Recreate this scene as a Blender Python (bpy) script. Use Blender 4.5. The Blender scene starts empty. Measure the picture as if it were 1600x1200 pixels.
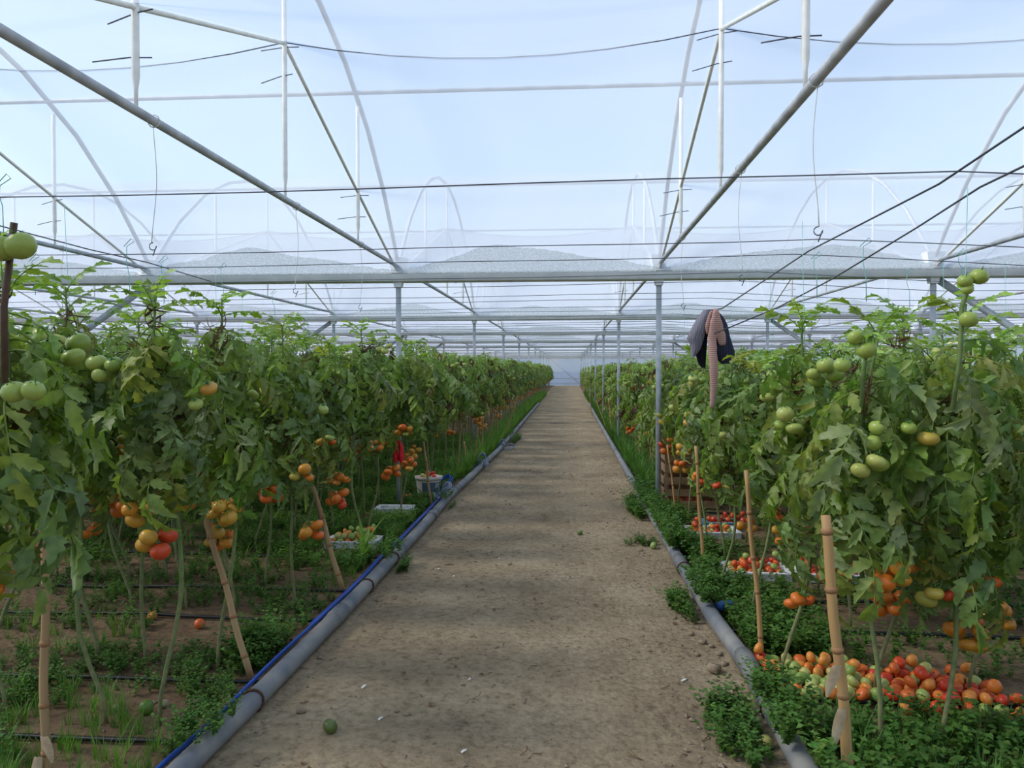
import bpy, math, random
import numpy as np
from mathutils import Vector, Matrix, Euler, noise

# ------------------------------------------------------------------ camera, sky, sun, exposure
SC = bpy.context.scene
COL = SC.collection
PSI = math.radians(4.29)      # camera turned a little to the left of the path
PIT = math.radians(1.146)     # and a little down
CAM = Vector((0, 0, 1.6))
cd = bpy.data.cameras.new('camera'); cam = bpy.data.objects.new('camera', cd); COL.objects.link(cam)
cd.sensor_width = 36; cd.lens = 27; cd.clip_start = 0.05; cd.clip_end = 600
cam.location = CAM; cam.rotation_euler = (math.pi/2 - PIT, 0, PSI)
SC.camera = cam
SUN_EL, SUN_AZ = math.radians(43), math.radians(97)   # azimuth measured from +Y towards -X
w = bpy.data.worlds.new('sky'); SC.world = w; w.use_nodes = True
nt = w.node_tree; nt.nodes.clear()
sk = nt.nodes.new('ShaderNodeTexSky'); sk.sky_type = 'NISHITA'; sk.sun_disc = False
sk.sun_elevation = SUN_EL; sk.sun_rotation = -SUN_AZ
sk.air_density = 1.35; sk.dust_density = 0.7; sk.ozone_density = 2.4; sk.altitude = 50
bg = nt.nodes.new('ShaderNodeBackground'); bg.inputs[1].default_value = 0.175
wo = nt.nodes.new('ShaderNodeOutputWorld')
nt.links.new(sk.outputs[0], bg.inputs[0]); nt.links.new(bg.outputs[0], wo.inputs[0])
sl = bpy.data.lights.new('sun', 'SUN'); so = bpy.data.objects.new('sun', sl); COL.objects.link(so)
sl.energy = 4.0; sl.angle = math.radians(14); sl.color = (1, 0.93, 0.82)
sd = Vector((-math.sin(SUN_AZ)*math.cos(SUN_EL), math.cos(SUN_AZ)*math.cos(SUN_EL), math.sin(SUN_EL)))
so.rotation_euler = (-sd).to_track_quat('-Z', 'Y').to_euler(); so.location = sd*40
vs = SC.view_settings
vs.view_transform = 'Standard'; vs.look = 'None'; vs.gamma = 1; vs.use_curve_mapping = False
vs.exposure = 0.30
SC.cycles.transparent_max_bounces = 40; SC.cycles.max_bounces = 7
SC.cycles.diffuse_bounces = 3; SC.cycles.glossy_bounces = 2; SC.cycles.transmission_bounces = 4

random.seed(7); np.random.seed(7)
R = random.Random(11)
U = R.uniform

# ------------------------------------------------------------------ pixel rays (frame 1600 x 1200)
_r = Vector((math.cos(PSI), math.sin(PSI), 0)); _f0 = Vector((-math.sin(PSI), math.cos(PSI), 0))
_fw = _f0*math.cos(PIT) - Vector((0, 0, math.sin(PIT))); _up = _f0*math.sin(PIT) + Vector((0, 0, math.cos(PIT)))
def ray(u, v): return _fw + _r*((u-800)/1200) + _up*((600-v)/1200)
def ground(u, v, z=0.0):
    d = ray(u, v); return CAM + d*((z-CAM.z)/d.z)
def atdepth(u, v, y):
    d = ray(u, v); return CAM + d*(y/d.y)

# ------------------------------------------------------------------ materials
def srgb(r, g, b):
    f = lambda c: (c/255/12.92) if c <= 10.3 else ((c/255+0.055)/1.055)**2.4
    return (f(r), f(g), f(b), 1)
def mat(name):
    m = bpy.data.materials.new(name); m.use_nodes = True
    n = m.node_tree; n.nodes.clear()
    o = n.nodes.new('ShaderNodeOutputMaterial')
    return m, n, o
def N(n, t, **k):
    x = n.nodes.new(t)
    for a, b in k.items(): setattr(x, a, b)
    return x
def ramp(n, stops):
    r = N(n, 'ShaderNodeValToRGB'); e = r.color_ramp.elements
    e[0].position, e[0].color = stops[0]; e[1].position, e[1].color = stops[-1]
    for p, c in stops[1:-1]:
        x = e.new(p); x.color = c
    return r
def simple(name, col, rough=0.6, metal=0.0, nscale=0, ncol=None, bump=0.0, spec=0.4, stretch=(1, 1, 1)):
    m, n, o = mat(name)
    b = N(n, 'ShaderNodeBsdfPrincipled'); b.inputs['Base Color'].default_value = col
    b.inputs['Roughness'].default_value = rough; b.inputs['Metallic'].default_value = metal
    b.inputs['Specular IOR Level'].default_value = spec
    if nscale:
        tc = N(n, 'ShaderNodeTexCoord'); mp = N(n, 'ShaderNodeMapping'); mp.inputs['Scale'].default_value = stretch
        nz = N(n, 'ShaderNodeTexNoise'); nz.inputs['Scale'].default_value = nscale; nz.inputs['Detail'].default_value = 5
        n.links.new(tc.outputs['Object'], mp.inputs[0]); n.links.new(mp.outputs[0], nz.inputs['Vector'])
        r = ramp(n, [(0.35, col), (0.68, ncol or col)])
        n.links.new(nz.outputs['Fac'], r.inputs[0]); n.links.new(r.outputs[0], b.inputs['Base Color'])
        if bump:
            bm = N(n, 'ShaderNodeBump'); bm.inputs['Strength'].default_value = bump; bm.inputs['Distance'].default_value = 0.01
            n.links.new(nz.outputs['Fac'], bm.inputs['Height']); n.links.new(bm.outputs[0], b.inputs['Normal'])
    n.links.new(b.outputs[0], o.inputs[0])
    return m

def leafmat(name, trans=0.3, rough=0.5):
    m, n, o = mat(name)
    oi = N(n, 'ShaderNodeObjectInfo'); at = N(n, 'ShaderNodeAttribute', attribute_name='Col')
    mx = N(n, 'ShaderNodeMix', data_type='RGBA', blend_type='MULTIPLY'); mx.inputs[0].default_value = 1
    n.links.new(oi.outputs['Color'], mx.inputs[6]); n.links.new(at.outputs['Color'], mx.inputs[7])
    nz = N(n, 'ShaderNodeTexNoise'); nz.inputs['Scale'].default_value = 28; nz.inputs['Detail'].default_value = 3
    tc = N(n, 'ShaderNodeTexCoord'); n.links.new(tc.outputs['Object'], nz.inputs['Vector'])
    r = ramp(n, [(0.3, (0.72, 0.76, 0.75, 1)), (0.7, (1.2, 1.16, 1.1, 1))])
    n.links.new(nz.outputs['Fac'], r.inputs[0])
    m2 = N(n, 'ShaderNodeMix', data_type='RGBA', blend_type='MULTIPLY'); m2.inputs[0].default_value = 1
    n.links.new(mx.outputs[2], m2.inputs[6]); n.links.new(r.outputs[0], m2.inputs[7])
    b = N(n, 'ShaderNodeBsdfPrincipled'); b.inputs['Roughness'].default_value = rough
    b.inputs['Specular IOR Level'].default_value = 0.3
    n.links.new(m2.outputs[2], b.inputs['Base Color'])
    t = N(n, 'ShaderNodeBsdfTranslucent')
    m3 = N(n, 'ShaderNodeMix', data_type='RGBA', blend_type='MULTIPLY'); m3.inputs[0].default_value = 1
    m3.inputs[7].default_value = (1.5, 1.7, 0.6, 1)
    n.links.new(m2.outputs[2], m3.inputs[6]); n.links.new(m3.outputs[2], t.inputs[0])
    ms = N(n, 'ShaderNodeMixShader'); ms.inputs[0].default_value = trans
    n.links.new(b.outputs[0], ms.inputs[1]); n.links.new(t.outputs[0], ms.inputs[2]); n.links.new(ms.outputs[0], o.inputs[0])
    return m

def filmmat(name, haze, tint=(0.97, 0.98, 1.0, 1), wet=0.0, scatter=(0.86, 0.90, 0.95, 1)):
    m, n, o = mat(name)
    tr = N(n, 'ShaderNodeBsdfTransparent'); tr.inputs[0].default_value = tint
    tl = N(n, 'ShaderNodeBsdfTranslucent'); tl.inputs[0].default_value = scatter
    df = N(n, 'ShaderNodeBsdfDiffuse'); df.inputs[0].default_value = scatter
    a = N(n, 'ShaderNodeMixShader'); a.inputs[0].default_value = 0.3
    n.links.new(tl.outputs[0], a.inputs[1]); n.links.new(df.outputs[0], a.inputs[2])
    tc = N(n, 'ShaderNodeTexCoord')
    nz = N(n, 'ShaderNodeTexNoise'); nz.inputs['Scale'].default_value = 0.45; nz.inputs['Detail'].default_value = 3
    n.links.new(tc.outputs['Object'], nz.inputs['Vector'])
    r = ramp(n, [(0.3, (haze*0.86,)*3+(1,)), (0.7, (haze*1.14,)*3+(1,))]); n.links.new(nz.outputs['Fac'], r.inputs[0])
    fac = r.outputs[0]
    if wet:
        vz = N(n, 'ShaderNodeTexVoronoi'); vz.inputs['Scale'].default_value = 38; n.links.new(tc.outputs['Object'], vz.inputs['Vector'])
        r2 = ramp(n, [(0.25, (0, 0, 0, 1)), (0.6, (wet, wet, wet, 1))]); n.links.new(vz.outputs['Distance'], r2.inputs[0])
        ad = N(n, 'ShaderNodeMix', data_type='RGBA', blend_type='ADD'); ad.inputs[0].default_value = 1
        n.links.new(fac, ad.inputs[6]); n.links.new(r2.outputs[0], ad.inputs[7]); fac = ad.outputs[2]
    s = N(n, 'ShaderNodeMixShader'); n.links.new(fac, s.inputs[0])
    n.links.new(tr.outputs[0], s.inputs[1]); n.links.new(a.outputs[0], s.inputs[2]); n.links.new(s.outputs[0], o.inputs[0])
    return m

def soilmat(name, stops, peb, wet):
    m, n, o = mat(name)
    tc = N(n, 'ShaderNodeTexCoord')
    b = N(n, 'ShaderNodeBsdfPrincipled'); b.inputs['Roughness'].default_value = 0.95; b.inputs['Specular IOR Level'].default_value = 0.15
    mp = N(n, 'ShaderNodeMapping'); mp.inputs['Scale'].default_value = (1, 0.75, 1); n.links.new(tc.outputs['Object'], mp.inputs[0])
    n1 = N(n, 'ShaderNodeTexNoise'); n1.inputs['Scale'].default_value = 1.4; n1.inputs['Detail'].default_value = 10; n1.inputs['Roughness'].default_value = 0.68
    n.links.new(mp.outputs[0], n1.inputs['Vector'])
    r1 = ramp(n, stops); n.links.new(n1.outputs['Fac'], r1.inputs[0])
    n2 = N(n, 'ShaderNodeTexNoise'); n2.inputs['Scale'].default_value = 22; n2.inputs['Detail'].default_value = 8; n2.inputs['Roughness'].default_value = 0.75
    n.links.new(tc.outputs['Object'], n2.inputs['Vector'])
    r2 = ramp(n, [(0.32, (0.5, 0.48, 0.45, 1)), (0.48, (0.95, 0.95, 0.95, 1)), (0.72, (1.32, 1.31, 1.28, 1))]); n.links.new(n2.outputs['Fac'], r2.inputs[0])
    mx = N(n, 'ShaderNodeMix', data_type='RGBA', blend_type='MULTIPLY'); mx.inputs[0].default_value = 1
    n.links.new(r1.outputs[0], mx.inputs[6]); n.links.new(r2.outputs[0], mx.inputs[7])
    n3 = N(n, 'ShaderNodeTexNoise'); n3.inputs['Scale'].default_value = 0.55; n3.inputs['Detail'].default_value = 4
    n.links.new(tc.outputs['Object'], n3.inputs['Vector'])
    r3 = ramp(n, [(0.56, (0, 0, 0, 1)), (0.7, (wet, wet, wet, 1))]); n.links.new(n3.outputs['Fac'], r3.inputs[0])
    m2 = N(n, 'ShaderNodeMix', data_type='RGBA', blend_type='MULTIPLY'); n.links.new(r3.outputs[0], m2.inputs[0])
    n.links.new(mx.outputs[2], m2.inputs[6]); m2.inputs[7].default_value = (0.55, 0.54, 0.56, 1)
    v = N(n, 'ShaderNodeTexVoronoi'); v.inputs['Scale'].default_value = peb; n.links.new(tc.outputs['Object'], v.inputs['Vector'])
    ad = N(n, 'ShaderNodeMath', operation='MULTIPLY_ADD'); ad.inputs[1].default_value = -0.5
    n.links.new(v.outputs['Distance'], ad.inputs[0]); n.links.new(n2.outputs['Fac'], ad.inputs[2])
    bm = N(n, 'ShaderNodeBump'); bm.inputs['Strength'].default_value = 0.8; bm.inputs['Distance'].default_value = 0.03
    n.links.new(ad.outputs[0], bm.inputs['Height']); n.links.new(bm.outputs[0], b.inputs['Normal'])
    n.links.new(m2.outputs[2], b.inputs['Base Color']); n.links.new(b.outputs[0], o.inputs[0])
    return m

def fruitmat():
    m, n, o = mat('tomato_skin')
    oi = N(n, 'ShaderNodeObjectInfo'); at = N(n, 'ShaderNodeAttribute', attribute_name='Col')
    mx = N(n, 'ShaderNodeMix', data_type='RGBA', blend_type='MULTIPLY'); mx.inputs[0].default_value = 1
    n.links.new(oi.outputs['Color'], mx.inputs[6]); n.links.new(at.outputs['Color'], mx.inputs[7])
    nz = N(n, 'ShaderNodeTexNoise'); nz.inputs['Scale'].default_value = 14; tc = N(n, 'ShaderNodeTexCoord'); n.links.new(tc.outputs['Object'], nz.inputs['Vector'])
    r = ramp(n, [(0.35, (0.82, 0.9, 0.9, 1)), (0.7, (1.12, 1.05, 1.0, 1))]); n.links.new(nz.outputs['Fac'], r.inputs[0])
    m2 = N(n, 'ShaderNodeMix', data_type='RGBA', blend_type='MULTIPLY'); m2.inputs[0].default_value = 1
    n.links.new(mx.outputs[2], m2.inputs[6]); n.links.new(r.outputs[0], m2.inputs[7])
    b = N(n, 'ShaderNodeBsdfPrincipled'); b.inputs['Roughness'].default_value = 0.33; b.inputs['Specular IOR Level'].default_value = 0.4
    n.links.new(m2.outputs[2], b.inputs['Base Color']); n.links.new(b.outputs[0], o.inputs[0])
    return m

M = dict(
    leaf=leafmat('tomato_leaf', 0.33, 0.45), weed=leafmat('weed_leaf', 0.28, 0.6), fruit=fruitmat(),
    stem=leafmat('plant_stem', 0.0, 0.65),
    film=filmmat('inner_film_plastic', 0.45), ofilm=filmmat('outer_film_plastic', 0.28),
    wfilm=filmmat('end_wall_plastic', 0.82, (0.70, 0.80, 0.95, 1), 0, (0.60, 0.72, 0.92, 1)),
    fold=filmmat('wet_film_fold', 0.42, (0.9, 0.93, 0.94, 1), 0.5, (0.62, 0.66, 0.66, 1)),
    steel=simple('galvanised_steel', srgb(166, 171, 175), 0.5, 0.05, 9, srgb(200, 203, 205), 0.1),
    white=simple('white_painted_pipe', srgb(246, 245, 238), 0.5, 0, 14, srgb(232, 230, 218)),
    gutter=simple('gutter_metal', srgb(222, 226, 228), 0.5, 0.0, 6, srgb(238, 240, 240)),
    wire=simple('wire_metal', srgb(92, 94, 100), 0.5, 0.5), wwire=simple('white_cord', srgb(222, 222, 216), 0.7),
    twine=simple('turquoise_twine', srgb(140, 208, 192), 0.8),
    path=soilmat('path_dirt', [(0.25, srgb(126, 110, 88)), (0.5, srgb(158, 141, 114)), (0.75, srgb(186, 168, 139))], 34, 0.5),
    soil=soilmat('bed_soil', [(0.25, srgb(96, 78, 58)), (0.5, srgb(126, 104, 80)), (0.75, srgb(156, 136, 108))], 22, 0.6),
    pvc=simple('grey_pvc', srgb(100, 106, 114), 0.6, 0, 5, srgb(140, 138, 132), 0.15),
    pvc2=simple('pvc_collar', srgb(92, 98, 106), 0.55, 0, 8, srgb(126, 124, 118)),
    rope=simple('brown_tie', srgb(92, 66, 48), 0.9, 0, 40, srgb(70, 48, 36), 0.4),
    hose=simple('blue_hose', srgb(40, 84, 168), 0.5), hoseg=simple('grey_blue_hose', srgb(92, 112, 142), 0.5, 0, 12, srgb(150, 160, 172)),
    drip=simple('black_drip_line', srgb(26, 26, 28), 0.5),
    bamboo=simple('bamboo', srgb(196, 160, 104), 0.55, 0, 6, srgb(158, 120, 80), 0.1, stretch=(1, 1, 0.25)),
    bamboo2=simple('weathered_cane', srgb(180, 150, 106), 0.7, 0, 9, srgb(142, 112, 78), 0.2, stretch=(1, 1, 0.2)),
    node=simple('bamboo_node', srgb(150, 112, 74), 0.7), husk=simple('cane_husk', srgb(205, 184, 150), 0.85, 0, 20, srgb(168, 142, 108), 0.3),
    wood=simple('crate_wood', srgb(190, 152, 114), 0.8, 0, 7, srgb(150, 114, 84), 0.2, stretch=(0.25, 1, 1)),
    foam=simple('white_foam', srgb(228, 230, 232), 0.7, 0, 30, srgb(210, 212, 214), 0.1),
    teal=simple('teal_plastic', srgb(90, 150, 160), 0.5),
    bucket=simple('bucket_plastic', srgb(205, 200, 188), 0.5, 0, 12, srgb(182, 176, 164)),
    print=simple('bucket_print', srgb(72, 92, 108), 0.5, 0, 7, srgb(96, 114, 126)), pale=simple('print_pale', srgb(216, 218, 214), 0.5),
    red=simple('red_cloth', srgb(214, 22, 34), 0.7, 0, 18, srgb(180, 12, 28), 0.3),
    cap=simple('blue_plastic', srgb(60, 110, 190), 0.35),
    stone=simple('stone', srgb(150, 134, 112), 0.95, 0, 14, srgb(120, 104, 84), 0.4),
    paper=simple('white_scrap', srgb(228, 226, 220), 0.8), twig=simple('dry_twig', srgb(116, 88, 60), 0.9),
    dry=simple('dry_leaf_litter', srgb(120, 88, 58), 0.9, 0, 20, srgb(92, 62, 42)),
)

# ------------------------------------------------------------------ mesh helpers (triangle arrays)
class MB:
    def __init__(s): s.v, s.f, s.c, s.m = [], [], [], []; s.n = 0
    def add(s, V, F, col=(1, 1, 1), mi=0):
        V = np.asarray(V, float).reshape(-1, 3); F = np.asarray(F, int).reshape(-1, 3)
        C = np.asarray(col, float)
        if C.ndim == 1: C = np.tile(C, (len(V), 1))
        s.v.append(V); s.f.append(F+s.n); s.c.append(C); s.m.append(np.full(len(F), mi)); s.n += len(V)
        return s
    def arrays(s): return np.vstack(s.v), np.vstack(s.f), np.vstack(s.c)
    def mesh(s, name, mats, smooth=True):
        V, F, C = s.arrays(); me = bpy.data.meshes.new(name)
        me.vertices.add(len(V)); me.vertices.foreach_set('co', V.astype(np.float32).ravel())
        me.loops.add(len(F)*3); me.loops.foreach_set('vertex_index', F.astype(np.int32).ravel())
        me.polygons.add(len(F)); me.polygons.foreach_set('loop_start', np.arange(0, len(F)*3, 3, dtype=np.int32))
        if not isinstance(mats, (list, tuple)): mats = [mats]
        for x in mats: me.materials.append(x)
        me.polygons.foreach_set('material_index', np.concatenate(s.m).astype(np.int32))
        me.polygons.foreach_set('use_smooth', np.full(len(F), smooth, dtype=bool))
        a = me.color_attributes.new('Col', 'FLOAT_COLOR', 'POINT')
        a.data.foreach_set('color', np.hstack([C, np.ones((len(C), 1))]).astype(np.float32).ravel())
        me.update(); me.validate()
        return me

def quads(q):
    q = np.asarray(q, int).reshape(-1, 4)
    return np.vstack([q[:, [0, 1, 2]], q[:, [0, 2, 3]]])
def tube(P, rad, n=6, cap=True):
    P = np.asarray(P, float); k = len(P); rad = np.full(k, rad) if np.isscalar(rad) else np.asarray(rad, float)
    T = np.gradient(P, axis=0); T /= np.linalg.norm(T, axis=1)[:, None]+1e-12
    ref = np.array([0, 0, 1.0]) if abs(T[:, 2]).mean() < 0.8 else np.array([1.0, 0, 0])
    A = np.cross(T, ref); A /= np.linalg.norm(A, axis=1)[:, None]+1e-12; B = np.cross(T, A)
    a = np.arange(n)*2*math.pi/n
    V = P[:, None, :] + rad[:, None, None]*(np.cos(a)[None, :, None]*A[:, None, :] + np.sin(a)[None, :, None]*B[:, None, :])
    V = V.reshape(-1, 3)
    i = np.arange(k-1)[:, None]*n; j = np.arange(n)[None, :]; j2 = (j+1) % n
    q = np.stack([i+j, i+n+j, i+n+j2, i+j2], -1)
    F = quads(q)
    if cap:
        V = np.vstack([V, P[0], P[-1]]); c0, c1 = len(V)-2, len(V)-1
        jj = np.arange(n); j3 = (jj+1) % n; e = (k-1)*n
        F = np.vstack([F, np.stack([np.full(n, c0), jj, j3], -1), np.stack([np.full(n, c1), e+j3, e+jj], -1)])
    return V, F
def box(x0, x1, y0, y1, z0, z1):
    V = [(x, y, z) for x in (x0, x1) for y in (y0, y1) for z in (z0, z1)]
    q = [(0, 1, 3, 2), (4, 6, 7, 5), (0, 4, 5, 1), (2, 3, 7, 6), (0, 2, 6, 4), (1, 5, 7, 3)]
    return np.array(V, float), quads(q)
def lathe(prof, n=20):
    prof = np.array(prof, float); k = len(prof); a = np.arange(n)*2*math.pi/n
    V = np.stack([prof[:, 0, None]*np.cos(a), prof[:, 0, None]*np.sin(a), np.repeat(prof[:, 1, None], n, 1)], -1).reshape(-1, 3)
    i = np.arange(k-1)[:, None]*n; j = np.arange(n)[None, :]; j2 = (j+1) % n
    return V, quads(np.stack([i+j, i+j2, i+n+j2, i+n+j], -1))
def gridf(nu, nv):
    i = np.arange(nu-1)[:, None]*nv; j = np.arange(nv-1)[None, :]
    return quads(np.stack([i+j, i+nv+j, i+nv+j+1, i+j+1], -1))
def rot(ax, a):
    return np.array(Matrix.Rotation(a, 3, ax))
def euler(x, y, z): return np.array(Euler((x, y, z)).to_matrix())

def link(name, me, parent=None, loc=(0, 0, 0), rz=None, scale=None, color=None):
    o = bpy.data.objects.new(name, me); COL.objects.link(o); o.parent = parent; o.location = loc
    if rz is not None: o.rotation_euler = rz if hasattr(rz, '__len__') else (0, 0, rz)
    if scale is not None: o.scale = (scale,)*3 if np.isscalar(scale) else scale
    if color is not None: o.color = (*color[:3], 1)
    return o
def obj(name, mb, m, parent=None, smooth=True, **k): return link(name, mb.mesh(name, m, smooth), parent, **k)
def tag(o, label=None, cat=None, group=None, kind=None):
    if label: o['label'] = label
    if cat: o['category'] = cat
    if group: o['group'] = group
    if kind: o['kind'] = kind
    return o
def thing(name, label, cat, loc=(0, 0, 0), rz=0, group=None):
    o = bpy.data.objects.new(name, None); COL.objects.link(o); o.location = loc; o.rotation_euler = (0, 0, rz)
    o.empty_display_size = 0.05
    return tag(o, label, cat, group)
def struct(name, label=None, loc=(0, 0, 0)):
    o = bpy.data.objects.new(name, None); COL.objects.link(o); o.location = loc
    return tag(o, label, kind='structure')

ORD = 'first second third fourth fifth sixth seventh eighth ninth tenth eleventh twelfth thirteenth fourteenth fifteenth sixteenth seventeenth eighteenth nineteenth twentieth'.split()
NUM = 'no one two three four five six seven eight nine ten eleven twelve thirteen fourteen fifteen sixteen seventeen eighteen nineteen twenty'.split()
def num(k): return NUM[k] if k < len(NUM) else str(k)

# ------------------------------------------------------------------ ground
XL, XR = -1.56, 0.95         # the two pipes that edge the path
YEND = 72.7
def gz(x, y):
    a = 0.012*noise.noise((x*1.3, y*1.3, 0)) + 0.006*noise.noise((x*5, y*5, 3))
    if -1.4 < x < 0.85:
        a += 0.012*noise.noise((x*0.6, y*1.9, 9)) - 0.012
    return a
def ysteps(y0, y1, s0, grow):
    ys = [y0]
    while ys[-1] < y1: ys.append(ys[-1] + max(s0, grow*max(0, ys[-1]-3)))
    ys[-1] = y1; return ys
def sheet(name, xs, ys, m, label):
    V = [(x, y, gz(x, y)) for x in xs for y in ys]
    o = obj(name, MB().add(V, gridf(len(xs), len(ys))), m); tag(o, label, kind='structure'); return o
XPL, XPR = -1.50, 0.90
sheet('path', np.linspace(XPL, XPR, 42), ysteps(-8, YEND, 0.07, 0.012), M['path'], 'bare tan dirt path running between the two pipes')
sheet('ground_left', np.r_[np.linspace(-26, -6, 30), np.linspace(-5.8, XPL, 44)], ysteps(-8, YEND, 0.12, 0.02), M['soil'], 'brown bed soil with drip lines beside the blue hose')
sheet('ground_right', np.r_[np.linspace(XPR, 4.6, 40), np.linspace(4.9, 22, 24)], ysteps(-8, YEND, 0.12, 0.02), M['soil'], 'brown bed soil under the weeds beside the foam trays')

# ------------------------------------------------------------------ greenhouse frame
D = 7.1; Y0 = 1.7; GUT = 2.60; TIE = 2.78
NB = 10
CX = [-1.98 + 2.985*k for k in range(-6, 7)]
GY = [Y0 + D*k for k in range(-1, NB+1)]
HS = D/2
ARCH = [(0, 2.70), (0.06, 2.85), (0.25, 3.05), (0.7, 3.48), (1.36, 3.95), (2.1, 4.30), (2.8, 4.50), (HS, 4.57)]
prof_o = [(-HS+a, z) for a, z in ARCH] + [(HS-a, z) for a, z in ARCH[::-1][1:]]
def rafter_z(y):      # inner gable, y measured from the middle of a bay
    a = abs(y)
    return np.interp(a, [0, 1.85, HS], [3.86, 3.25, 2.70])
# columns
post = MB().add(*tube([(0, 0, -0.15), (0, 0, GUT)], 0.031, 12)).mesh('column', M['steel'])
hd = MB(); V, F = box(-0.05, 0.05, -0.06, 0.06, 0, 0.34)
V[:, 0] *= np.where(V[:, 2] > 0.1, 2.0, 0.8); V[:, 1] *= np.where(V[:, 2] > 0.1, 1.3, 0.8); hd.add(V, F)
head = hd.mesh('column_head', M['gutter'], False)
bracem = {}
for gi, y in enumerate(GY):
    for ci, x in enumerate(CX):
        if abs(x+0.5) > 0.95*max(y, 6)+4: continue
        c = struct('column', 'galvanised steel post holding up the greenhouse gutter', (x, y, 0)); c['group'] = 'greenhouse posts'
        link('post', post, c); link('column_head', head, c, (0, 0, GUT-0.06))
# slanting braces on the outer post lines
for y in GY[2:6]:
    for x, s in ((CX[5], -1), (CX[8], 1)):
        o = obj('diagonal_brace', MB().add(*tube([(0, 0, 0), (s*3.9, 0, -2.62)], 0.04, 10)), M['steel'], loc=(x+s*0.05, y+0.05, GUT))
        tag(o, 'slanting steel brace pipe running down from a post head', kind='structure')
# gutters
g = MB(); L = CX[-1]+1.2
prof = [(-0.10, 0.10), (-0.098, 0.012), (-0.085, 0.0), (0.085, 0.0), (0.098, 0.012), (0.10, 0.10)]
xs = np.linspace(CX[0]-1.2, CX[-1]+1.2, 2)
V = [(x, a, b) for x in xs for a, b in prof]
g.add(V, gridf(2, len(prof)))
g.add(*tube([(xs[0], -0.10, 0.10), (xs[1], -0.10, 0.10)], 0.012, 6)); g.add(*tube([(xs[0], 0.10, 0.10), (xs[1], 0.10, 0.10)], 0.012, 6))
gm = g.mesh('gutter', M['gutter'])
for y in GY:
    o = link('gutter', gm, None, (0, y, GUT)); tag(o, 'long metal gutter running across the tops of the posts', kind='structure', group='greenhouse gutters')
# trusses (inner gable) and outer arches
tieb = MB().add(*tube([(0, -(HS-0.06), TIE), (0, (HS-0.06), TIE)], 0.0225, 10)).mesh('tie_bar', M['steel'])
rafm = []
for s in (-1, 1):
    P = [(0, s*a, rafter_z(a)) for a in (0, 0.6, 1.2, 1.85, 2.4, 3.0, (HS-0.03))]
    rafm.append(MB().add(*tube(P, 0.014, 8)).mesh('rafter', M['white']))
def hanger(top): 
    m = MB().add(*tube([(0, 0, TIE), (0, 0, TIE+0.10), (0, 0, TIE+0.15), (0, 0, top)], [0.009, 0.010, 0.018, 0.018], 8))
    return m.mesh('hanger', M['white'])
hm = {0: hanger(4.56), -1: hanger(4.05), 1: hanger(4.05)}
pinm = MB().add(*tube([(-0.16, 0, -0.015), (0, 0, 0.012), (0.1, 0, 0.016)], 0.0035, 5)).mesh('pin', M['wire'])
archm = MB().add(*tube([(0, a, b) for a, b in prof_o], 0.023, 8)).mesh('roof_arch', M['steel'])
far = MB().add(*tube([(0, -(HS-0.06), TIE), (0, (HS-0.06), TIE)], 0.0225, 5))
for s in (-1, 1): far.add(*tube([(0, 0, 3.86), (0, s*(HS-0.03), 2.72)], 0.014, 4))
for s in (-1, 0, 1): far.add(*tube([(0, s*1.85, TIE), (0, s*1.85, 4.05 if s else 4.5)], 0.016, 4))
farm = far.mesh('roof_truss', M['steel'])
for b in range(-1, NB):
    ym = Y0 + D*(b+0.5)
    for ci, x in enumerate(CX):
        if abs(x+0.5) > 0.9*(ym+4)+1.5: continue
        if b < 3 and b >= 0:
            t = struct('roof_truss', 'steel roof truss with tie bar, hangers and pale sloping rafters', (x, ym, 0))
            t['group'] = 'roof trusses'
            link('tie_bar', tieb, t)
            for r in rafm: link('rafter', r, t)
            for s in (-1, 0, 1):
                link('hanger', hm[s], t, (0, s*1.85, 0))
                zt = rafter_z(s*1.85)
                link('pin', pinm, t, (0.0, s*1.85, zt-0.04), U(-0.3, 0.3)); link('pin', pinm, t, (-0.03, s*1.85, zt-0.24), U(-0.3, 0.3))
        else:
            tag(link('roof_truss', farm, None, (x, ym, 0)), 'steel roof truss with tie bar, hangers and pale sloping rafters', kind='structure', group='roof trusses')
        tag(link('roof_arch', archm, None, (x, ym, 0)), 'curved steel arch above the inner film', kind='structure', group='outer roof arches')
# films: inner gable film sagging between the trusses, outer arched film
xs = []
for a, b in zip(CX[:-1], CX[1:]): xs += list(np.linspace(a, b, 9)[:-1])
xs.append(CX[-1]); xs = [CX[0]-1.2]+xs+[CX[-1]+1.2]
def sagf(x):
    t = ((x - CX[0]) / 2.985) % 1.0
    return 4*t*(1-t)
ysl = np.linspace(-(HS-0.03), (HS-0.03), 21)
V = [(x, y, rafter_z(y) + 0.018 - sagf(x)*(0.15*(1-abs(y)/HS)+0.02)) for x in xs for y in ysl]
fm = MB().add(V, gridf(len(xs), len(ysl))).mesh('inner_film', M['film'])
V = [(x, a, b+0.03 - 0.03*sagf(x)*(abs(a) < 3.3)) for x in xs[::4]+[xs[-1]] for a, b in prof_o]
om = MB().add(V, gridf(len(xs[::4])+1, len(prof_o))).mesh('outer_film', M['ofilm'])
pm = MB()
for a, z in ((-1.75, 4.14), (1.75, 4.14), (0, 4.55)): pm.add(*tube([(xs[0], a, z), (xs[-1], a, z)], 0.02, 6))
pum = pm.mesh('roof_purlin', M['steel'])
P = [(x, 0, 3.865 - 0.15*sagf(x)) for x in xs]
rwm = MB().add(*tube(P, 0.004, 5)).mesh('ridge_wire', M['wire'])
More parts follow.
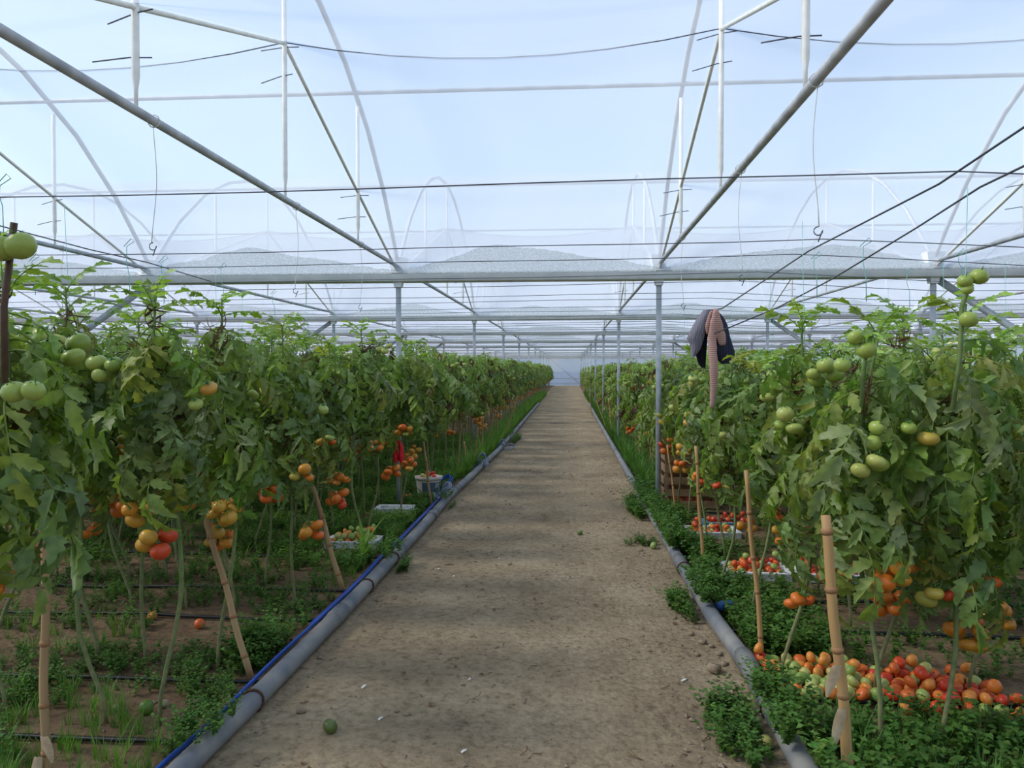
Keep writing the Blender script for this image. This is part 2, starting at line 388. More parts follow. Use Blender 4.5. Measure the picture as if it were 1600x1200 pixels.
for b in range(-2, NB):
    ym = Y0 + D*(b+0.5)
    tag(link('inner_film', fm, None, (0, ym, 0)), 'hazy clear plastic ceiling film sagging over the roof trusses', kind='structure', group='inner ceiling films')
    tag(link('outer_film', om, None, (0, ym, 0)), 'clear plastic roof film over the curved arches', kind='structure', group='outer roof films')
    if b > -2:
        tag(link('roof_purlin', pum, None, (0, ym, 0)), 'long purlin pipes seen blurred above the ceiling film', kind='structure')
        tag(link('ridge_wire', rwm, None, (0, ym, 0)), 'thin dark ridge wire carrying the ceiling film', kind='structure')
# wet folds of film piled along the gutters
for gi, y in enumerate(GY[2:6]):
    for ci in range(len(CX)-1):
        a, b = CX[ci], CX[ci+1]
        if abs((a+b)/2+0.5) > 0.85*y+2: continue
        n1, n2 = 40, 6; V = []
        sd_ = U(0, 50); pk = U(0.16, 0.21)
        for i in range(n1+1):
            t = i/n1; x = a+0.05+(b-a-0.1)*t
            h = 0.035 + pk*(math.sin(math.pi*t)**1.3)*(0.8+0.45*noise.noise((x*1.6, sd_, 0))) + 0.012*noise.noise((x*9, sd_, 4))
            for j in range(n2+1):
                s = j/n2
                zz = 0.085+h*s; V.append((x, y-0.115-max(0, zz-0.085)/0.345+0.02*s*noise.noise((x*4, s*3, sd_)), GUT+zz))
        o = obj('film_fold', MB().add(V, gridf(n1+1, n2+1)), M['fold']); tag(o, 'crumpled wet film fold piled along the gutter', kind='structure', group='film folds on the gutters')
# end and side walls
def wallsheet(name, V, label):
    o = obj(name, MB().add(V, quads([(0, 1, 2, 3)])), M['wfilm'], smooth=False); tag(o, label, kind='structure'); return o
x0, x1 = CX[0]-1.2, CX[-1]+1.2
wb = wallsheet('wall_back', [(x0, YEND, 0), (x1, YEND, 0), (x1, YEND, 2.72), (x0, YEND, 2.72)], 'pale blue plastic end wall closing the far end of the path')
wf = MB()
for x in CX: wf.add(*tube([(x, YEND-0.05, 0), (x, YEND-0.05, 2.7)], 0.03, 5))
for z in (0.25, 0.7): wf.add(*tube([(x0, YEND-0.05, z), (x1, YEND-0.05, z)], 0.03, 5))
wf.add(*tube([(-1.9, YEND-0.05, 2.6), (0.95, YEND-0.05, 0.2)], 0.025, 5))
obj('wall_frame', wf, M['steel'], wb)
wallsheet('wall_left', [(x0, -11, 0), (x0, YEND, 0), (x0, YEND, 2.72), (x0, -11, 2.72)], 'plastic side wall beyond the beds with the blue hose')
wallsheet('wall_right', [(x1, -11, 0), (x1, YEND, 0), (x1, YEND, 2.72), (x1, -11, 2.72)], 'plastic side wall beyond the beds with the foam trays')
wallsheet('wall_front', [(x0, -11.4, 0), (x1, -11.4, 0), (x1, -11.4, 2.72), (x0, -11.4, 2.72)], 'plastic end wall behind the viewer')
sheet('ground_outside', [-200, -26, 22, 200], [YEND-0.2, 120, 400], M['soil'], 'bare soil outside the far end wall')

# ------------------------------------------------------------------ rows
PAIR = 1.6
ROWS = []
k = -1
while True:
    for y in (3.16+PAIR*k, 3.79+PAIR*k):
        if y > 2.0 and y < YEND-0.8: ROWS.append(y)
    k += 1
    if 3.16+PAIR*k > YEND: break
def rowof(y): return min(range(len(ROWS)), key=lambda i: abs(ROWS[i]-y))

JY = 5.15
buck = rowof(9.56); jack = rowof(JY)
def rowname(i, right):
    ref = jack if right else buck; name = 'hung jacket' if right else 'bucket'
    d = i-ref
    if d == 0: return 'in the row of the %s' % name
    return '%s row%s %s the %s' % (num(abs(d)), '' if abs(d) == 1 else 's', 'before' if d < 0 else 'beyond', name)
PL = [ground(u, v, 0.05) for u, v in ((290, 1196), (350, 1140), (460, 1030), (552, 937), (640, 845), (705, 772), (780, 702))]
PR = [ground(u, v, 0.05) for u, v in ((1252, 1196), (1224, 1140), (1158, 1020), (1117, 968), (1080, 908), (1024, 812), (985, 745))]
def pxl(y): return float(np.interp(y, [p.y for p in PL]+[30, 70], [p.x for p in PL]+[-1.38, -1.36]))
def pxr(y): return float(np.interp(y, [p.y for p in PR]+[22, 70], [p.x for p in PR]+[0.86, 0.85]))

# ------------------------------------------------------------------ where the solid things stand (leaves and stems keep clear of them)
HG, RG = dict(group='stakes along the hose side'), dict(group='stakes beyond the crates')
STAKES = [((70, 1225, 70, 783, 0.016, 'thick weathered cane stake with a torn husk near its foot', 'bamboo2'), dict(husk=[(0.12, 0.16, 2.4), (0.2, 0.1, 0.5)])),
    ((392, 1060, 318, 795, 0.016, 'leaning weathered cane stake three rows past the torn husk stake', 'bamboo2'), {}),
    ((535, 922, 490, 760, 0.016, 'leaning cane stake beside the blue hose before the foam tray', 'bamboo2'), {}),
    ((1330, 1240, 1289, 806, 0.0195, 'thick split bamboo stake with a loose husk by the tomato heap'), dict(husk=[(0.34, 0.15, 2.6), (0.5, 0.12, 2.9)])),
    ((1192, 1028, 1165, 735, 0.0135, 'straight bamboo stake at the corner of the tomato heap'), {}),
    ((1099, 890, 1087, 697, 0.0135, 'straight bamboo stake in weeds in front of the foam trays'), {}),
    ((1058, 812, 1043, 695, 0.0115, 'thin bamboo stake in front of the wooden crates'), {}),
    ((985, 672, 979, 640, 0.02, 'upright bamboo stake beyond the second post on the tray side'), {})]
for q in ((1018, 728, 1012, 640), (1003, 722, 986, 630), (955, 687, 951, 622), (947, 675, 932, 626), (925, 650, 921, 615)):
    STAKES.append(((*q, 0.014, 'thin bamboo stake leaning at a row end beyond the crates'), RG))
for q in ((714, 744, 721, 658), (738, 735, 747, 668), (752, 722, 755, 650), (778, 690, 777, 632), (792, 690, 809, 618), (674, 791, 662, 690), (730, 728, 726, 690), (765, 700, 769, 655)):
    STAKES.append(((*q, 0.014, 'thin cane stake standing in grass beyond the foam tray, hose side', 'bamboo2'), HG))
def stake_ends(bu, bv, tu, tv, depth=0.0):
    b = ground(bu, bv); tp = atdepth(tu, tv, b.y+depth)
    for px_, sg in ((pxl(b.y), -1), (pxr(b.y), 1)):          # stakes stand beside the pipes, not in them
        if abs(b.x-px_) < 0.10: b.x = px_+sg*0.10
    return b, tp
TRAYS = [(1.43, 6.04, -0.04, 0.48, 0.34, 0.05, 'foam'), (1.97, 6.00, -0.04, 0.48, 0.34, 0.05, 'foam'), (1.36, 7.45, 0.03, 0.48, 0.32, 0.05, 'foam'), (1.56, 7.77, 0.0, 0.44, 0.22, 0.07, 'teal'),
         (-1.94, 6.77, 0.02, 0.46, 0.27, 0.05, 'foam'), (-1.93, 8.37, 0.04, 0.40, 0.25, 0.05, 'foam')]
BX, BY = -1.72, 9.28                                            # where the bucket stands
CRX, CRY, CRW, CRD = 1.385, 9.05, 0.62, 0.42                     # crates
CAPS = [((x, y, -0.1), (x, y, GUT), 0.034) for y in GY for x in CX]
for y in GY[2:6]:
    for x, sg in ((CX[5], -1), (CX[8], 1)): CAPS.append(((x+sg*0.05, y+0.05, GUT), (x+sg*3.95, y+0.05, GUT-2.62), 0.042))
for a_, k_ in STAKES:
    b_, t_ = stake_ends(*a_[:4]); CAPS.append((tuple(b_), tuple(t_), a_[4]*1.25+0.004))
CAPS.append(((BX, BY, 0.12), (BX, BY, 0.30), 0.17))
BOXES = [((x-w_/2-0.02, y-d_/2-0.02, -0.1), (x+w_/2+0.02, y+d_/2+0.02, h+0.09)) for x, y, rz, w_, d_, h, m_ in TRAYS]
BOXES.append(((CRX-CRW/2-0.02, CRY-CRD/2-0.02, -0.1), (CRX+CRW/2+0.03, CRY+CRD/2+0.02, 0.83)))
_j = atdepth(1110, 484, JY)
BOXES.append(((_j.x-0.18, _j.y-0.17, _j.z-0.40), (_j.x+0.18, _j.y+0.13, _j.z+0.03)))
CAPS.append(((_j.x, _j.y-0.115, _j.z-0.3), (_j.x, _j.y-0.115, _j.z-0.66), 0.04))
CA = np.array([c[0] for c in CAPS], float); CB = np.array([c[1] for c in CAPS], float); CR = np.array([c[2] for c in CAPS])
BL = np.array([b[0] for b in BOXES]); BH = np.array([b[1] for b in BOXES])
def solids_near(x, y, d):
    p = np.array([x, y]); A, B = CA[:, :2], CB[:, :2]; AB = B-A
    t = np.clip(((p-A)*AB).sum(1)/np.maximum((AB**2).sum(1), 1e-9), 0, 1)
    ci = np.where(np.linalg.norm(A+AB*t[:, None]-p, axis=1) < d+CR)[0]
    bi = np.where((BL[:, 0]-d < x) & (BH[:, 0]+d > x) & (BL[:, 1]-d < y) & (BH[:, 1]+d > y))[0]
    return ci, bi
def hits(P, near, m=0.012, skip_low=-9):
    for i in near[0]:
        AB = CB[i]-CA[i]; t = np.clip((P-CA[i]) @ AB/(AB @ AB), 0, 1)
        if (np.linalg.norm(CA[i]+AB*t[:, None]-P, axis=1) < CR[i]+m).any(): return True
    for i in near[1]:
        if ((P > BL[i]-m) & (P < BH[i]+m)).all(1).any(): return True
    return False
def with_mids(V, F): return np.vstack([V, V[F].mean(1), (V[F[:, 0]]+V[F[:, 1]])/2, (V[F[:, 1]]+V[F[:, 2]])/2])
def turn_leaf(Q, p, e, sc, org, near):
    """turn a leaf about its stem until it hangs clear of posts, stakes, crates and the jacket"""
    for f in (1.0, 0.6, 0.35):
        for k in range(12):
            ee = (e[0], e[1], e[2]+k*0.53)
            if not hits((Q*sc*f) @ euler(*ee).T + p + org, near): return ee, sc*f
    return e, sc*0.3
def turn_fruit(p0, tip, L, org, near):
    for k in range(12):
        Rm = rot('Z', k*0.53); g = lambda q: (q-p0) @ Rm.T + p0
        pts_ = np.array([g(q[0]) for q in L]+[g(tip)])
        if not hits(pts_+org, near, 0.055): return p0, g(tip), [(g(q[0]), *q[1:]) for q in L]
    return p0, tip, L

# trellis wires and their cords
for i, y in enumerate(ROWS):
    if y > 28 or i in (0, 2): continue
    X = [-17.5, -8, -4.965, -1.98, 1.005, 1.5, 3.4, 8, 16.5]; Z = [2.33, 2.30, 2.33, 2.34, 2.37, 2.38, 2.27, 2.33, 2.33]
    xs_ = np.linspace(-17.5, 16.5, 60); zz = np.interp(xs_, X, Z)+0.004*np.sin(xs_*2+i)
    o = obj('trellis_wire', MB().add(*tube(np.stack([xs_, xs_*0, zz], 1), 0.0028 if y < 12 else 0.004, 4)), M['wire'], loc=(0, y, 0))
    tag(o, 'thin dark trellis wire stretched across above plants %s' % rowname(i, True), 'wire', 'trellis wires over the rows')
def cord(name, P, r, m, label, cat, group=None, n=5):
    return tag(obj(name, MB().add(*tube(P, r, n)), m), label, cat, group)
for (x, y, zl) in ((-1.98, 3.55, 2.14), (-1.98, 5.47, 2.12), (-1.98, 7.2, 2.14), (1.005, 3.25, 2.12), (1.005, 4.65, 2.09), (1.005, 7.0, 2.12), (-4.965, 7.2, 2.14), (-4.965, 5.9, 2.14)):
    t = thing('hanging_cord', 'white cord hanging from a tie bar with a wire hook at its end', 'cord', (x, y, 0), 0, 'hanging cords on the tie bars')
    zs = np.linspace(TIE-0.02, zl+0.06, 9)
    P = [(0.012*math.sin(z*9+x), 0.01*math.sin(z*5), z) for z in zs]
    obj('cord', MB().add(*tube(P, 0.0022, 5)), M['wwire'], t)
    obj('loop', MB().add(*tube([(0.03*math.cos(a), 0, TIE+0.03*math.sin(a)) for a in np.linspace(0, 2*math.pi, 10)], 0.003, 4)), M['wwire'], t)
    obj('hook', MB().add(*tube([(P[-1][0]+0.018*math.cos(a), 0, zl+0.045+0.018*math.sin(a)) for a in np.linspace(1.5, 6.4, 9)]+[(P[-1][0], 0, zl)], 0.0025, 4)), M['wire'], t)
# two cables running along the rows on the jacket side
cab = [Vector((1.62, -9, 2.45)), atdepth(1640, 172, 2.7), atdepth(1468, 287, ROWS[1]), atdepth(1264, 392, ROWS[3]), atdepth(1128, 482, JY), atdepth(1112, 485, JY)]
cord('long_cable', cab, 0.0045, M['wire'], 'long dark cable running down the beds to the hung jacket', 'cable')
cab2 = [Vector((1.50, -9, 2.4)), atdepth(1640, 240, 2.7), atdepth(1532, 292, ROWS[1]), atdepth(1432, 356, 4.0), atdepth(1300, 436, 4.5), atdepth(1216, 480, 4.8), atdepth(1117, 521, JY-0.13)]
cord('lower_cable', cab2, 0.0045, M['wire'], 'slack dark cable ending in front of the hung jacket', 'cable')
# a cable over the other bed
c3 = [Vector((-3.6, -2, 2.5)), atdepth(-30, 345, 4.2), atdepth(140, 390, 4.7), atdepth(230, 410, 5.2), atdepth(330, 440, 5.9)]
cord('sagging_wire', c3, 0.004, M['wire'], 'sagging wire tied with turquoise twine above the blue hose side beds', 'wire')
# turquoise twine knots
for (u, v0, v1, y) in ((0, 290, 322, 3.16), (50, 408, 425, 4.76), (198, 385, 432, 4.76), (252, 410, 442, 5.39), (345, 420, 450, 6.36), (1349, 385, 432, 4.76), (1498, 400, 418, 5.39), (1272, 405, 432, 5.39), (1417, 428, 455, 6.36), (425, 460, 480, 7.96)):
    a, b = atdepth(u, v0, y), atdepth(u+4, v1, y)
    P = [a+Vector((-0.02, 0, 0.0)), a+Vector((0.03, 0, 0.05)), a+Vector((0.05, 0, 0.03)), a, (a+b)/2+Vector((-0.01, 0, 0)), b, b+Vector((0.004, 0, -0.15))]
    cord('twine', [tuple(p) for p in P], 0.0025, M['twine'], 'turquoise twine knotted to a trellis wire with a loop', 'twine', 'turquoise twine knots', 4)
for (u, y) in ((970, 0), (783, 0)):
    pass

# ------------------------------------------------------------------ tomato plants: leaf, fruit and stem shapes
def leaflet(L, W, ns, droop, fold, twist):
    t = np.linspace(0, 1, ns+1)
    base = np.sin(np.pi*np.clip(t, 0, 1)**0.75)**0.8
    lob = np.where(np.arange(ns+1) % 2 == 1, 1.15, 0.76) if ns > 3 else np.ones(ns+1)
    wv = W/2*base*lob; wv[0] = 0.004; wv[-1] = 0.0
    x = L*t; zc = -droop*L*t**2
    C = np.stack([x, 0*x, zc], 1)
    sh = -0.10*L*np.where(np.arange(ns+1) % 2 == 1, -1, 0.4) if ns > 3 else 0
    A = np.stack([x+sh*np.minimum(1, base), wv*np.cos(fold), zc+wv*np.sin(fold)+twist*wv*t], 1)
    B = np.stack([x+sh*np.minimum(1, base), -wv*np.cos(fold), zc+wv*np.sin(fold)-twist*wv*t], 1)
    V = np.vstack([C, A, B]); n = ns+1; i = np.arange(ns)
    F = np.vstack([quads(np.stack([i, i+1, n+i+1, n+i], 1)), quads(np.stack([i, 2*n+i, 2*n+i+1, i+1], 1))])
    return V, F
def make_leaf(rs, L=0.30, ns=8, curl=1.0, dry=False, rach=True):
    mb = MB(); k = 9; t = np.linspace(0, 1, k)
    up0 = rs.uniform(0.1, 0.6); bend = rs.uniform(1.1, 2.1)*curl; side = rs.uniform(-0.5, 0.5)
    ang = up0 - bend*t
    dx = np.cos(ang)*L/(k-1); dz = np.sin(ang)*L/(k-1)
    P = np.stack([np.cumsum(dx)-dx[0], 0.12*L*side*t**2*2, np.cumsum(dz)-dz[0]], 1)
    if rach: mb.add(*tube(P, np.linspace(0.0042, 0.0018, k), 4, False), col=(1.0, 0.98, 0.85))
    spots = [(0.26, 1, 0.30), (0.29, -1, 0.30), (0.40, 1, 0.13), (0.48, 1, 0.33), (0.51, -1, 0.33), (0.60, -1, 0.13), (0.69, 1, 0.32), (0.72, -1, 0.32), (0.80, 1, 0.12), (0.88, 1, 0.28), (0.90, -1, 0.28), (1.0, 0, 0.38)]
    for (tt, s, f) in spots:
        if ns <= 4 and f < 0.2: continue
        q = tt*(k-1); i = min(int(q), k-2); fr = q-i; p = P[i]*(1-fr)+P[i+1]*fr; a = ang[i]
        ll = L*f*rs.uniform(0.8, 1.15); ww = ll*rs.uniform(0.42, 0.60)*(0.45 if dry else 1)
        V, F = leaflet(ll, ww, ns if f > 0.2 else 2, rs.uniform(0.2, 1.0)*curl, rs.uniform(-0.1, 0.9)*(2.0 if dry else 1), rs.uniform(-0.5, 0.5))
        yaw = 0 if s == 0 else s*rs.uniform(0.8, 1.25)
        Rm = rot('Y', -a + (0.0 if s == 0 else rs.uniform(0.0, 0.5)*0)) @ rot('Z', yaw) @ rot('X', rs.uniform(-0.7, 0.7)) @ rot('Y', rs.uniform(-0.1, 0.9)*curl)
        V = V @ Rm.T + p
        b = rs.uniform(0.82, 1.15)
        mb.add(V, F, col=(b*rs.uniform(0.95, 1.08), b, b*rs.uniform(0.85, 1.05)))
    return mb
LR = random.Random(3)
LEAF_B = [make_leaf(LR) for _ in range(8)]
LEAF = [b.mesh('leaf', M['leaf']) for b in LEAF_B]
DRYB = [make_leaf(LR, 0.26, 4, 2.0, True) for _ in range(3)]
DRY = [b.mesh('dry_leaf', M['leaf']) for b in DRYB]
YNGB = [make_leaf(LR, 0.22, 6, 0.45) for _ in range(3)]
YNG = [b.mesh('young_leaf', M['leaf']) for b in YNGB]
MIDB = [make_leaf(LR, 0.32, 4, 1.0, rach=False).arrays() for _ in range(6)]
LOWB = [make_leaf(LR, 0.38, 2, 1.0, rach=False).arrays() for _ in range(6)]
def make_tomato(rs, nu=14, nv=8, ribs=5, amp=0.05, flat=0.78):
    V = []; F = []
    for j in range(nv+1):
        ph = math.pi*j/nv
        for i in range(nu):
            a = 2*math.pi*i/nu
            rr = math.sin(ph)*(1+amp*math.cos(ribs*a)*(0.4+0.6*max(0, math.cos(ph))))
            z = math.cos(ph)*flat
            if j <= 1: z -= 0.12*(1 if j == 0 else 0.25)
            V.append((rr*math.cos(a), rr*math.sin(a), z))
    for j in range(nv):
        for i in range(nu):
            i2 = (i+1) % nu
            F.append((j*nu+i, (j+1)*nu+i, (j+1)*nu+i2, j*nu+i2))
    V = np.array(V)
    sh = 1-0.10*np.clip(V[:, 2], 0, 1)
    C = np.stack([sh, np.ones(len(V)), np.ones(len(V))], 1)
    return V, quads(F), C
TOMB = [make_tomato(random), make_tomato(random, ribs=7, amp=0.07, flat=0.7), make_tomato(random, ribs=4, amp=0.03, flat=0.88), make_tomato(random, ribs=6, amp=0.1, flat=0.66)]
TOM = [MB().add(*t).mesh('tomato', M['fruit']) for t in TOMB]
LOWTOM = make_tomato(random, 7, 4, 3, 0.02)
cb = MB()
for i in range(5):
    a = i*2*math.pi/5
    V = np.array([(0.05, -0.12, 0.66), (0.05, 0.12, 0.66), (0.35, -0.1, 0.80), (0.35, 0.1, 0.80), (0.72, 0, 0.84)]) @ rot('Z', a).T
    cb.add(V, [(0, 2, 1), (1, 2, 3), (2, 4, 3)], col=(0.75, 1, 0.8))
cb.add(*tube([(0, 0, 0.62), (0.03, 0.02, 0.9), (0.10, 0.05, 1.2)], [0.07, 0.06, 0.05], 5))
CALYX = cb.mesh('calyx', M['stem'])
CAL = (0.10, 0.20, 0.05)

GREEN = [(0.155, 0.235, 0.07), (0.18, 0.255, 0.085), (0.135, 0.21, 0.075), (0.20, 0.275, 0.08), (0.21, 0.26, 0.12)]
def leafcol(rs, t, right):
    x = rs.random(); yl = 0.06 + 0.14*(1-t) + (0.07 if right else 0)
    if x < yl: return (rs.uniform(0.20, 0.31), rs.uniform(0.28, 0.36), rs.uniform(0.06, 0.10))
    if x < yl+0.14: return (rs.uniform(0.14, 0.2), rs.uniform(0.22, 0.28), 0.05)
    g = rs.choice(GREEN); b = rs.uniform(0.8, 1.3)*(1+0.35*max(0, t-0.75)/0.25)*(1.12 if right else 1.0)  # right side leaves painted lighter, sunlight put into their colour
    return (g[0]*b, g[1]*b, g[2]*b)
BROWN = [(0.13, 0.075, 0.04), (0.10, 0.05, 0.035), (0.18, 0.12, 0.07)]
def ripe(rs): return rs.choice([(0.72, 0.14, 0.018), (0.70, 0.21, 0.02), (0.66, 0.27, 0.03), (0.62, 0.07, 0.02), (0.70, 0.17, 0.02), (0.58, 0.31, 0.04), (0.62, 0.25, 0.03)])
def half(rs): return rs.choice([(0.42, 0.38, 0.07), (0.50, 0.36, 0.06), (0.32, 0.38, 0.08), (0.60, 0.30, 0.05)])
def unripe(rs): return rs.choice([(0.28, 0.36, 0.06), (0.36, 0.42, 0.09), (0.22, 0.30, 0.045), (0.43, 0.45, 0.11)])

def stem_path(rs, H, foot=1.0):
    zs = np.linspace(-0.03, H, 14); a, b = rs.uniform(0, 6), rs.uniform(0, 6); w_ = rs.uniform(0.02, 0.05)
    low = np.exp(-((zs)/0.35)**2)
    x0, y0 = rs.uniform(-0.14, 0.14)*foot, abs(rs.uniform(-0.1, 0.1))*foot; up = 1-np.exp(-(zs/0.4)**2)      # the foot stands clear of the drip line
    return np.stack([w_*np.sin(zs*3+a)*up + x0*low, w_*np.cos(zs*2.6+b)*up+y0*low, zs], 1)
def plant_spec(rs, H, base, right, nleaf, foot=1.0):
    """positions of every leaf and fruit of one plant"""
    P = stem_path(rs, H, foot)
    at = lambda z: np.array([np.interp(z, P[:, 2], P[:, i]) for i in range(3)])
    leaves = []; az = rs.uniform(0, 6.28)
    for i in range(nleaf):
        t = (i+rs.uniform(-0.3, 0.3))/nleaf; t = min(max(t, 0), 1); z = base+(H-base)*t**0.9
        az += 2.4+rs.uniform(-0.4, 0.4)
        kind = 'leaf'; sc = rs.uniform(0.85, 1.2)*(1-0.35*max(0, t-0.7)/0.3)
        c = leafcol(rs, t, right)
        if rs.random() < (0.07 if t < 0.8 else 0.12): kind = 'dry'; c = rs.choice(BROWN)
        elif t > 0.86: kind = 'young'; c = (c[0]*1.15, c[1]*1.2, c[2])
        tilt = rs.uniform(-0.15, 0.6) if kind != 'young' else rs.uniform(-0.9, -0.2)
        leaves.append((kind, at(z), (rs.uniform(-0.4, 0.4), tilt, az), sc, c))
    fruits = []
    for (zc, n, cf, pr) in ((base-rs.uniform(0.18, 0.38), rs.randint(3, 6), ripe, 0.85), (base-rs.uniform(-0.02, 0.15), rs.randint(2, 5), ripe, 0.6), (base+rs.uniform(-0.12, 0.2), rs.randint(2, 4), lambda r: ripe(r) if r.random() < .45 else half(r), 0.7),
                            (base+(H-base)*rs.uniform(0.4, 0.65), rs.randint(2, 4), lambda r: half(r) if r.random() < .3 else unripe(r), 0.85), (H-rs.uniform(0.30, 0.5), rs.randint(2, 4), unripe, 0.6), (H-rs.uniform(0.05, 0.25), rs.randint(2, 5), unripe, 0.8)):
        if rs.random() > pr: continue
        zc = max(zc, 0.48); a = rs.uniform(0, 6.28); p0 = at(zc); d = np.array([math.cos(a), math.sin(a), 0]); tip = p0+d*(0.14 if zc < base+0.1 else 0.19)+np.array([0, 0, -0.06])
        L = []; cc = cf(rs)
        for q in range(n):
            r = rs.uniform(0.031, 0.046); aa = q*2.4+a
            off = np.array([math.cos(aa)*0.042, math.sin(aa)*0.042, -0.045*q/n*1.6+rs.uniform(-0.015, 0.015)]) if n > 1 else np.zeros(3)
            c = cf(rs) if rs.random() < 0.5 else cc
            L.append((tip+off, r, c, (rs.uniform(-0.5, 0.5), rs.uniform(-0.5, 0.5), rs.uniform(0, 6))))
        Q = np.array([q[0] for q in L]); rr = np.array([q[1] for q in L])       # the fruit of a truss press against each other, not into each other
        for it in range(40):
            D = Q[:, None]-Q[None]; dd = np.linalg.norm(D, axis=2)+1e-9; o_ = np.clip((rr[:, None]+rr[None])*0.96-dd, 0, None); np.fill_diagonal(o_, 0)
            Q = Q+(D/dd[:, :, None]*o_[:, :, None]*0.4).sum(1)
        L = [(Q[k], *q[1:]) for k, q in enumerate(L)]
        fruits.append((p0, tip, L))
    return P, leaves, fruits

STEMC = (0.15, 0.22, 0.07)
def stem_mb(P, n=6):
    rr = np.interp(P[:, 2], [0, 0.3, 1.5, P[-1, 2]], [0.0085, 0.010, 0.009, 0.004])
    t = np.clip((P[:, 2]-0.1)/0.7, 0, 1)
    V, F = tube(P, rr, n)
    cc = np.array([(0.24, 0.24, 0.11)])*(1-t[:, None]) + np.array([STEMC])*t[:, None]
    C = np.vstack([np.repeat(cc, n, 0), cc[:1], cc[-1:]])
    return MB().add(V, F, C)

LQ = {k: [with_mids(*b.arrays()[:2]) for b in B] for k, B in (('leaf', LEAF_B), ('dry', DRYB), ('young', YNGB))}
STEMS = []
def detailed_plant(x, y, H, base, right, nleaf, label, seed, group):
    rs = random.Random(seed)
    P, leaves, fruits = plant_spec(rs, H, base, right, nleaf)
    for k in range(8):                                   # a stem never runs through a stake, tray or post
        if not hits(P+np.array([x, y, 0]), solids_near(x, y, 0.3), 0.02): break
        x += (0.05 if right else -0.05)
    org = np.array([x, y, gz(x, y)]); near = solids_near(x, y, 0.75); STEMS.append(P[:6]+org)
    t = thing('tomato_plant', label, 'tomato plant', (x, y, gz(x, y)), 0, group)
    obj('stem', stem_mb(P), M['stem'], t)
    if rs.random() < 0.22:
        top = P[-1]
        obj('twine', MB().add(*tube([P[4]+np.array([0.012, 0, 0]), P[8]+np.array([-0.012, 0.01, 0]), P[-2]+np.array([0.012, 0, 0]), (top[0], top[1], 2.33)], 0.0014, 4)), M['twine'], t)
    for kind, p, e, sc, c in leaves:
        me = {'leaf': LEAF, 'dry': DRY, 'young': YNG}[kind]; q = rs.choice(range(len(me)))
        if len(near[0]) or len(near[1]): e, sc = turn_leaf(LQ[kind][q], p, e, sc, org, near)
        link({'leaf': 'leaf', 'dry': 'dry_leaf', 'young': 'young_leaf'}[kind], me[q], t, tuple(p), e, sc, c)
    for p0, tip, L in fruits:
        p0, tip, L = turn_fruit(p0, tip, L, org, near)
        obj('fruit_stalk', MB().add(*tube([p0, p0*0.4+tip*0.6+np.array([0, 0, 0.03]), tip], [0.004, 0.0035, 0.003], 4), col=STEMC), M['stem'], t)
        for p, r, c, e in L:
            f = link('tomato', rs.choice(TOM), t, tuple(p), e, r, c)
            link('calyx', CALYX, f, color=CAL)
    return t
def extra_fruit(t, stalk, fruit, y, name, c):
    b = t.location
    obj(name, MB().add(*tube([tuple(atdepth(u, v, y)-b) for u, v in stalk], 0.009, 6), col=c), M['stem'], t)
    for u, v, r in fruit:
        f = link('tomato', TOM[2], t, tuple(atdepth(u, v, y-0.03)-b), (U(-.4, .4), U(-.4, .4), U(0, 6)), r, (0.33, 0.41, 0.08)); link('calyx', CALYX, f, color=CAL)
def joined(rs, H, base, right, nleaf, lib, lowfruit=False, org=None):
    """one plant as three triangle sets: stem, foliage, fruit"""
    P, leaves, fruits = plant_spec(rs, H, base, right, nleaf, 0.25)
    fo = MB(); fr = MB(); near = solids_near(org[0], org[1], 0.75) if org is not None else None
    if org is not None:
        for k in range(8):
            if not hits(P+org, near, 0.02): break
            P = P+np.array([0.05 if right else -0.05, 0, 0]); leaves = [(l[0], l[1]+np.array([0.05 if right else -0.05, 0, 0]), *l[2:]) for l in leaves]
            fruits = [(a+np.array([0.05 if right else -0.05, 0, 0]), b+np.array([0.05 if right else -0.05, 0, 0]), [(q[0]+np.array([0.05 if right else -0.05, 0, 0]), *q[1:]) for q in L]) for a, b, L in fruits]
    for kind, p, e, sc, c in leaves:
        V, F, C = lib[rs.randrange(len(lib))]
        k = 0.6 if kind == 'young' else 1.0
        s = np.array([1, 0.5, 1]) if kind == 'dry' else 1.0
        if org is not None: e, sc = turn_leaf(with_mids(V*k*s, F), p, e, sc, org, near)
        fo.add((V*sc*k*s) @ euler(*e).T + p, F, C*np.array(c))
    for p0, tip, L in fruits:
        if p0[2] < base+0.1 and rs.random() < 0.5: continue
        if org is not None: p0, tip, L = turn_fruit(p0, tip, L, org, near)
        for p, r, c, e in L:
            V, F, C = LOWTOM
            fr.add(V*r*1.05+p, F, C*np.array(c))
    if not fr.v: fr.add(LOWTOM[0]*0.03+np.array([0.05, 0, base]), LOWTOM[1], LOWTOM[2]*np.array((0.7, 0.2, 0.03)))
    return stem_mb(P, 5 if not lowfruit else 3), fo, fr, P
VR = random.Random(21)
MIDV = {}
for right in (False, True):
    MIDV[right] = []
    for i in range(7):
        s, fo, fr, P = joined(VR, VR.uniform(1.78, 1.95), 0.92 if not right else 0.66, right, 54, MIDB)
        MIDV[right].append((s.mesh('stem', M['stem']), fo.mesh('foliage', M['leaf']), fr.mesh('fruit', M['fruit']), P))

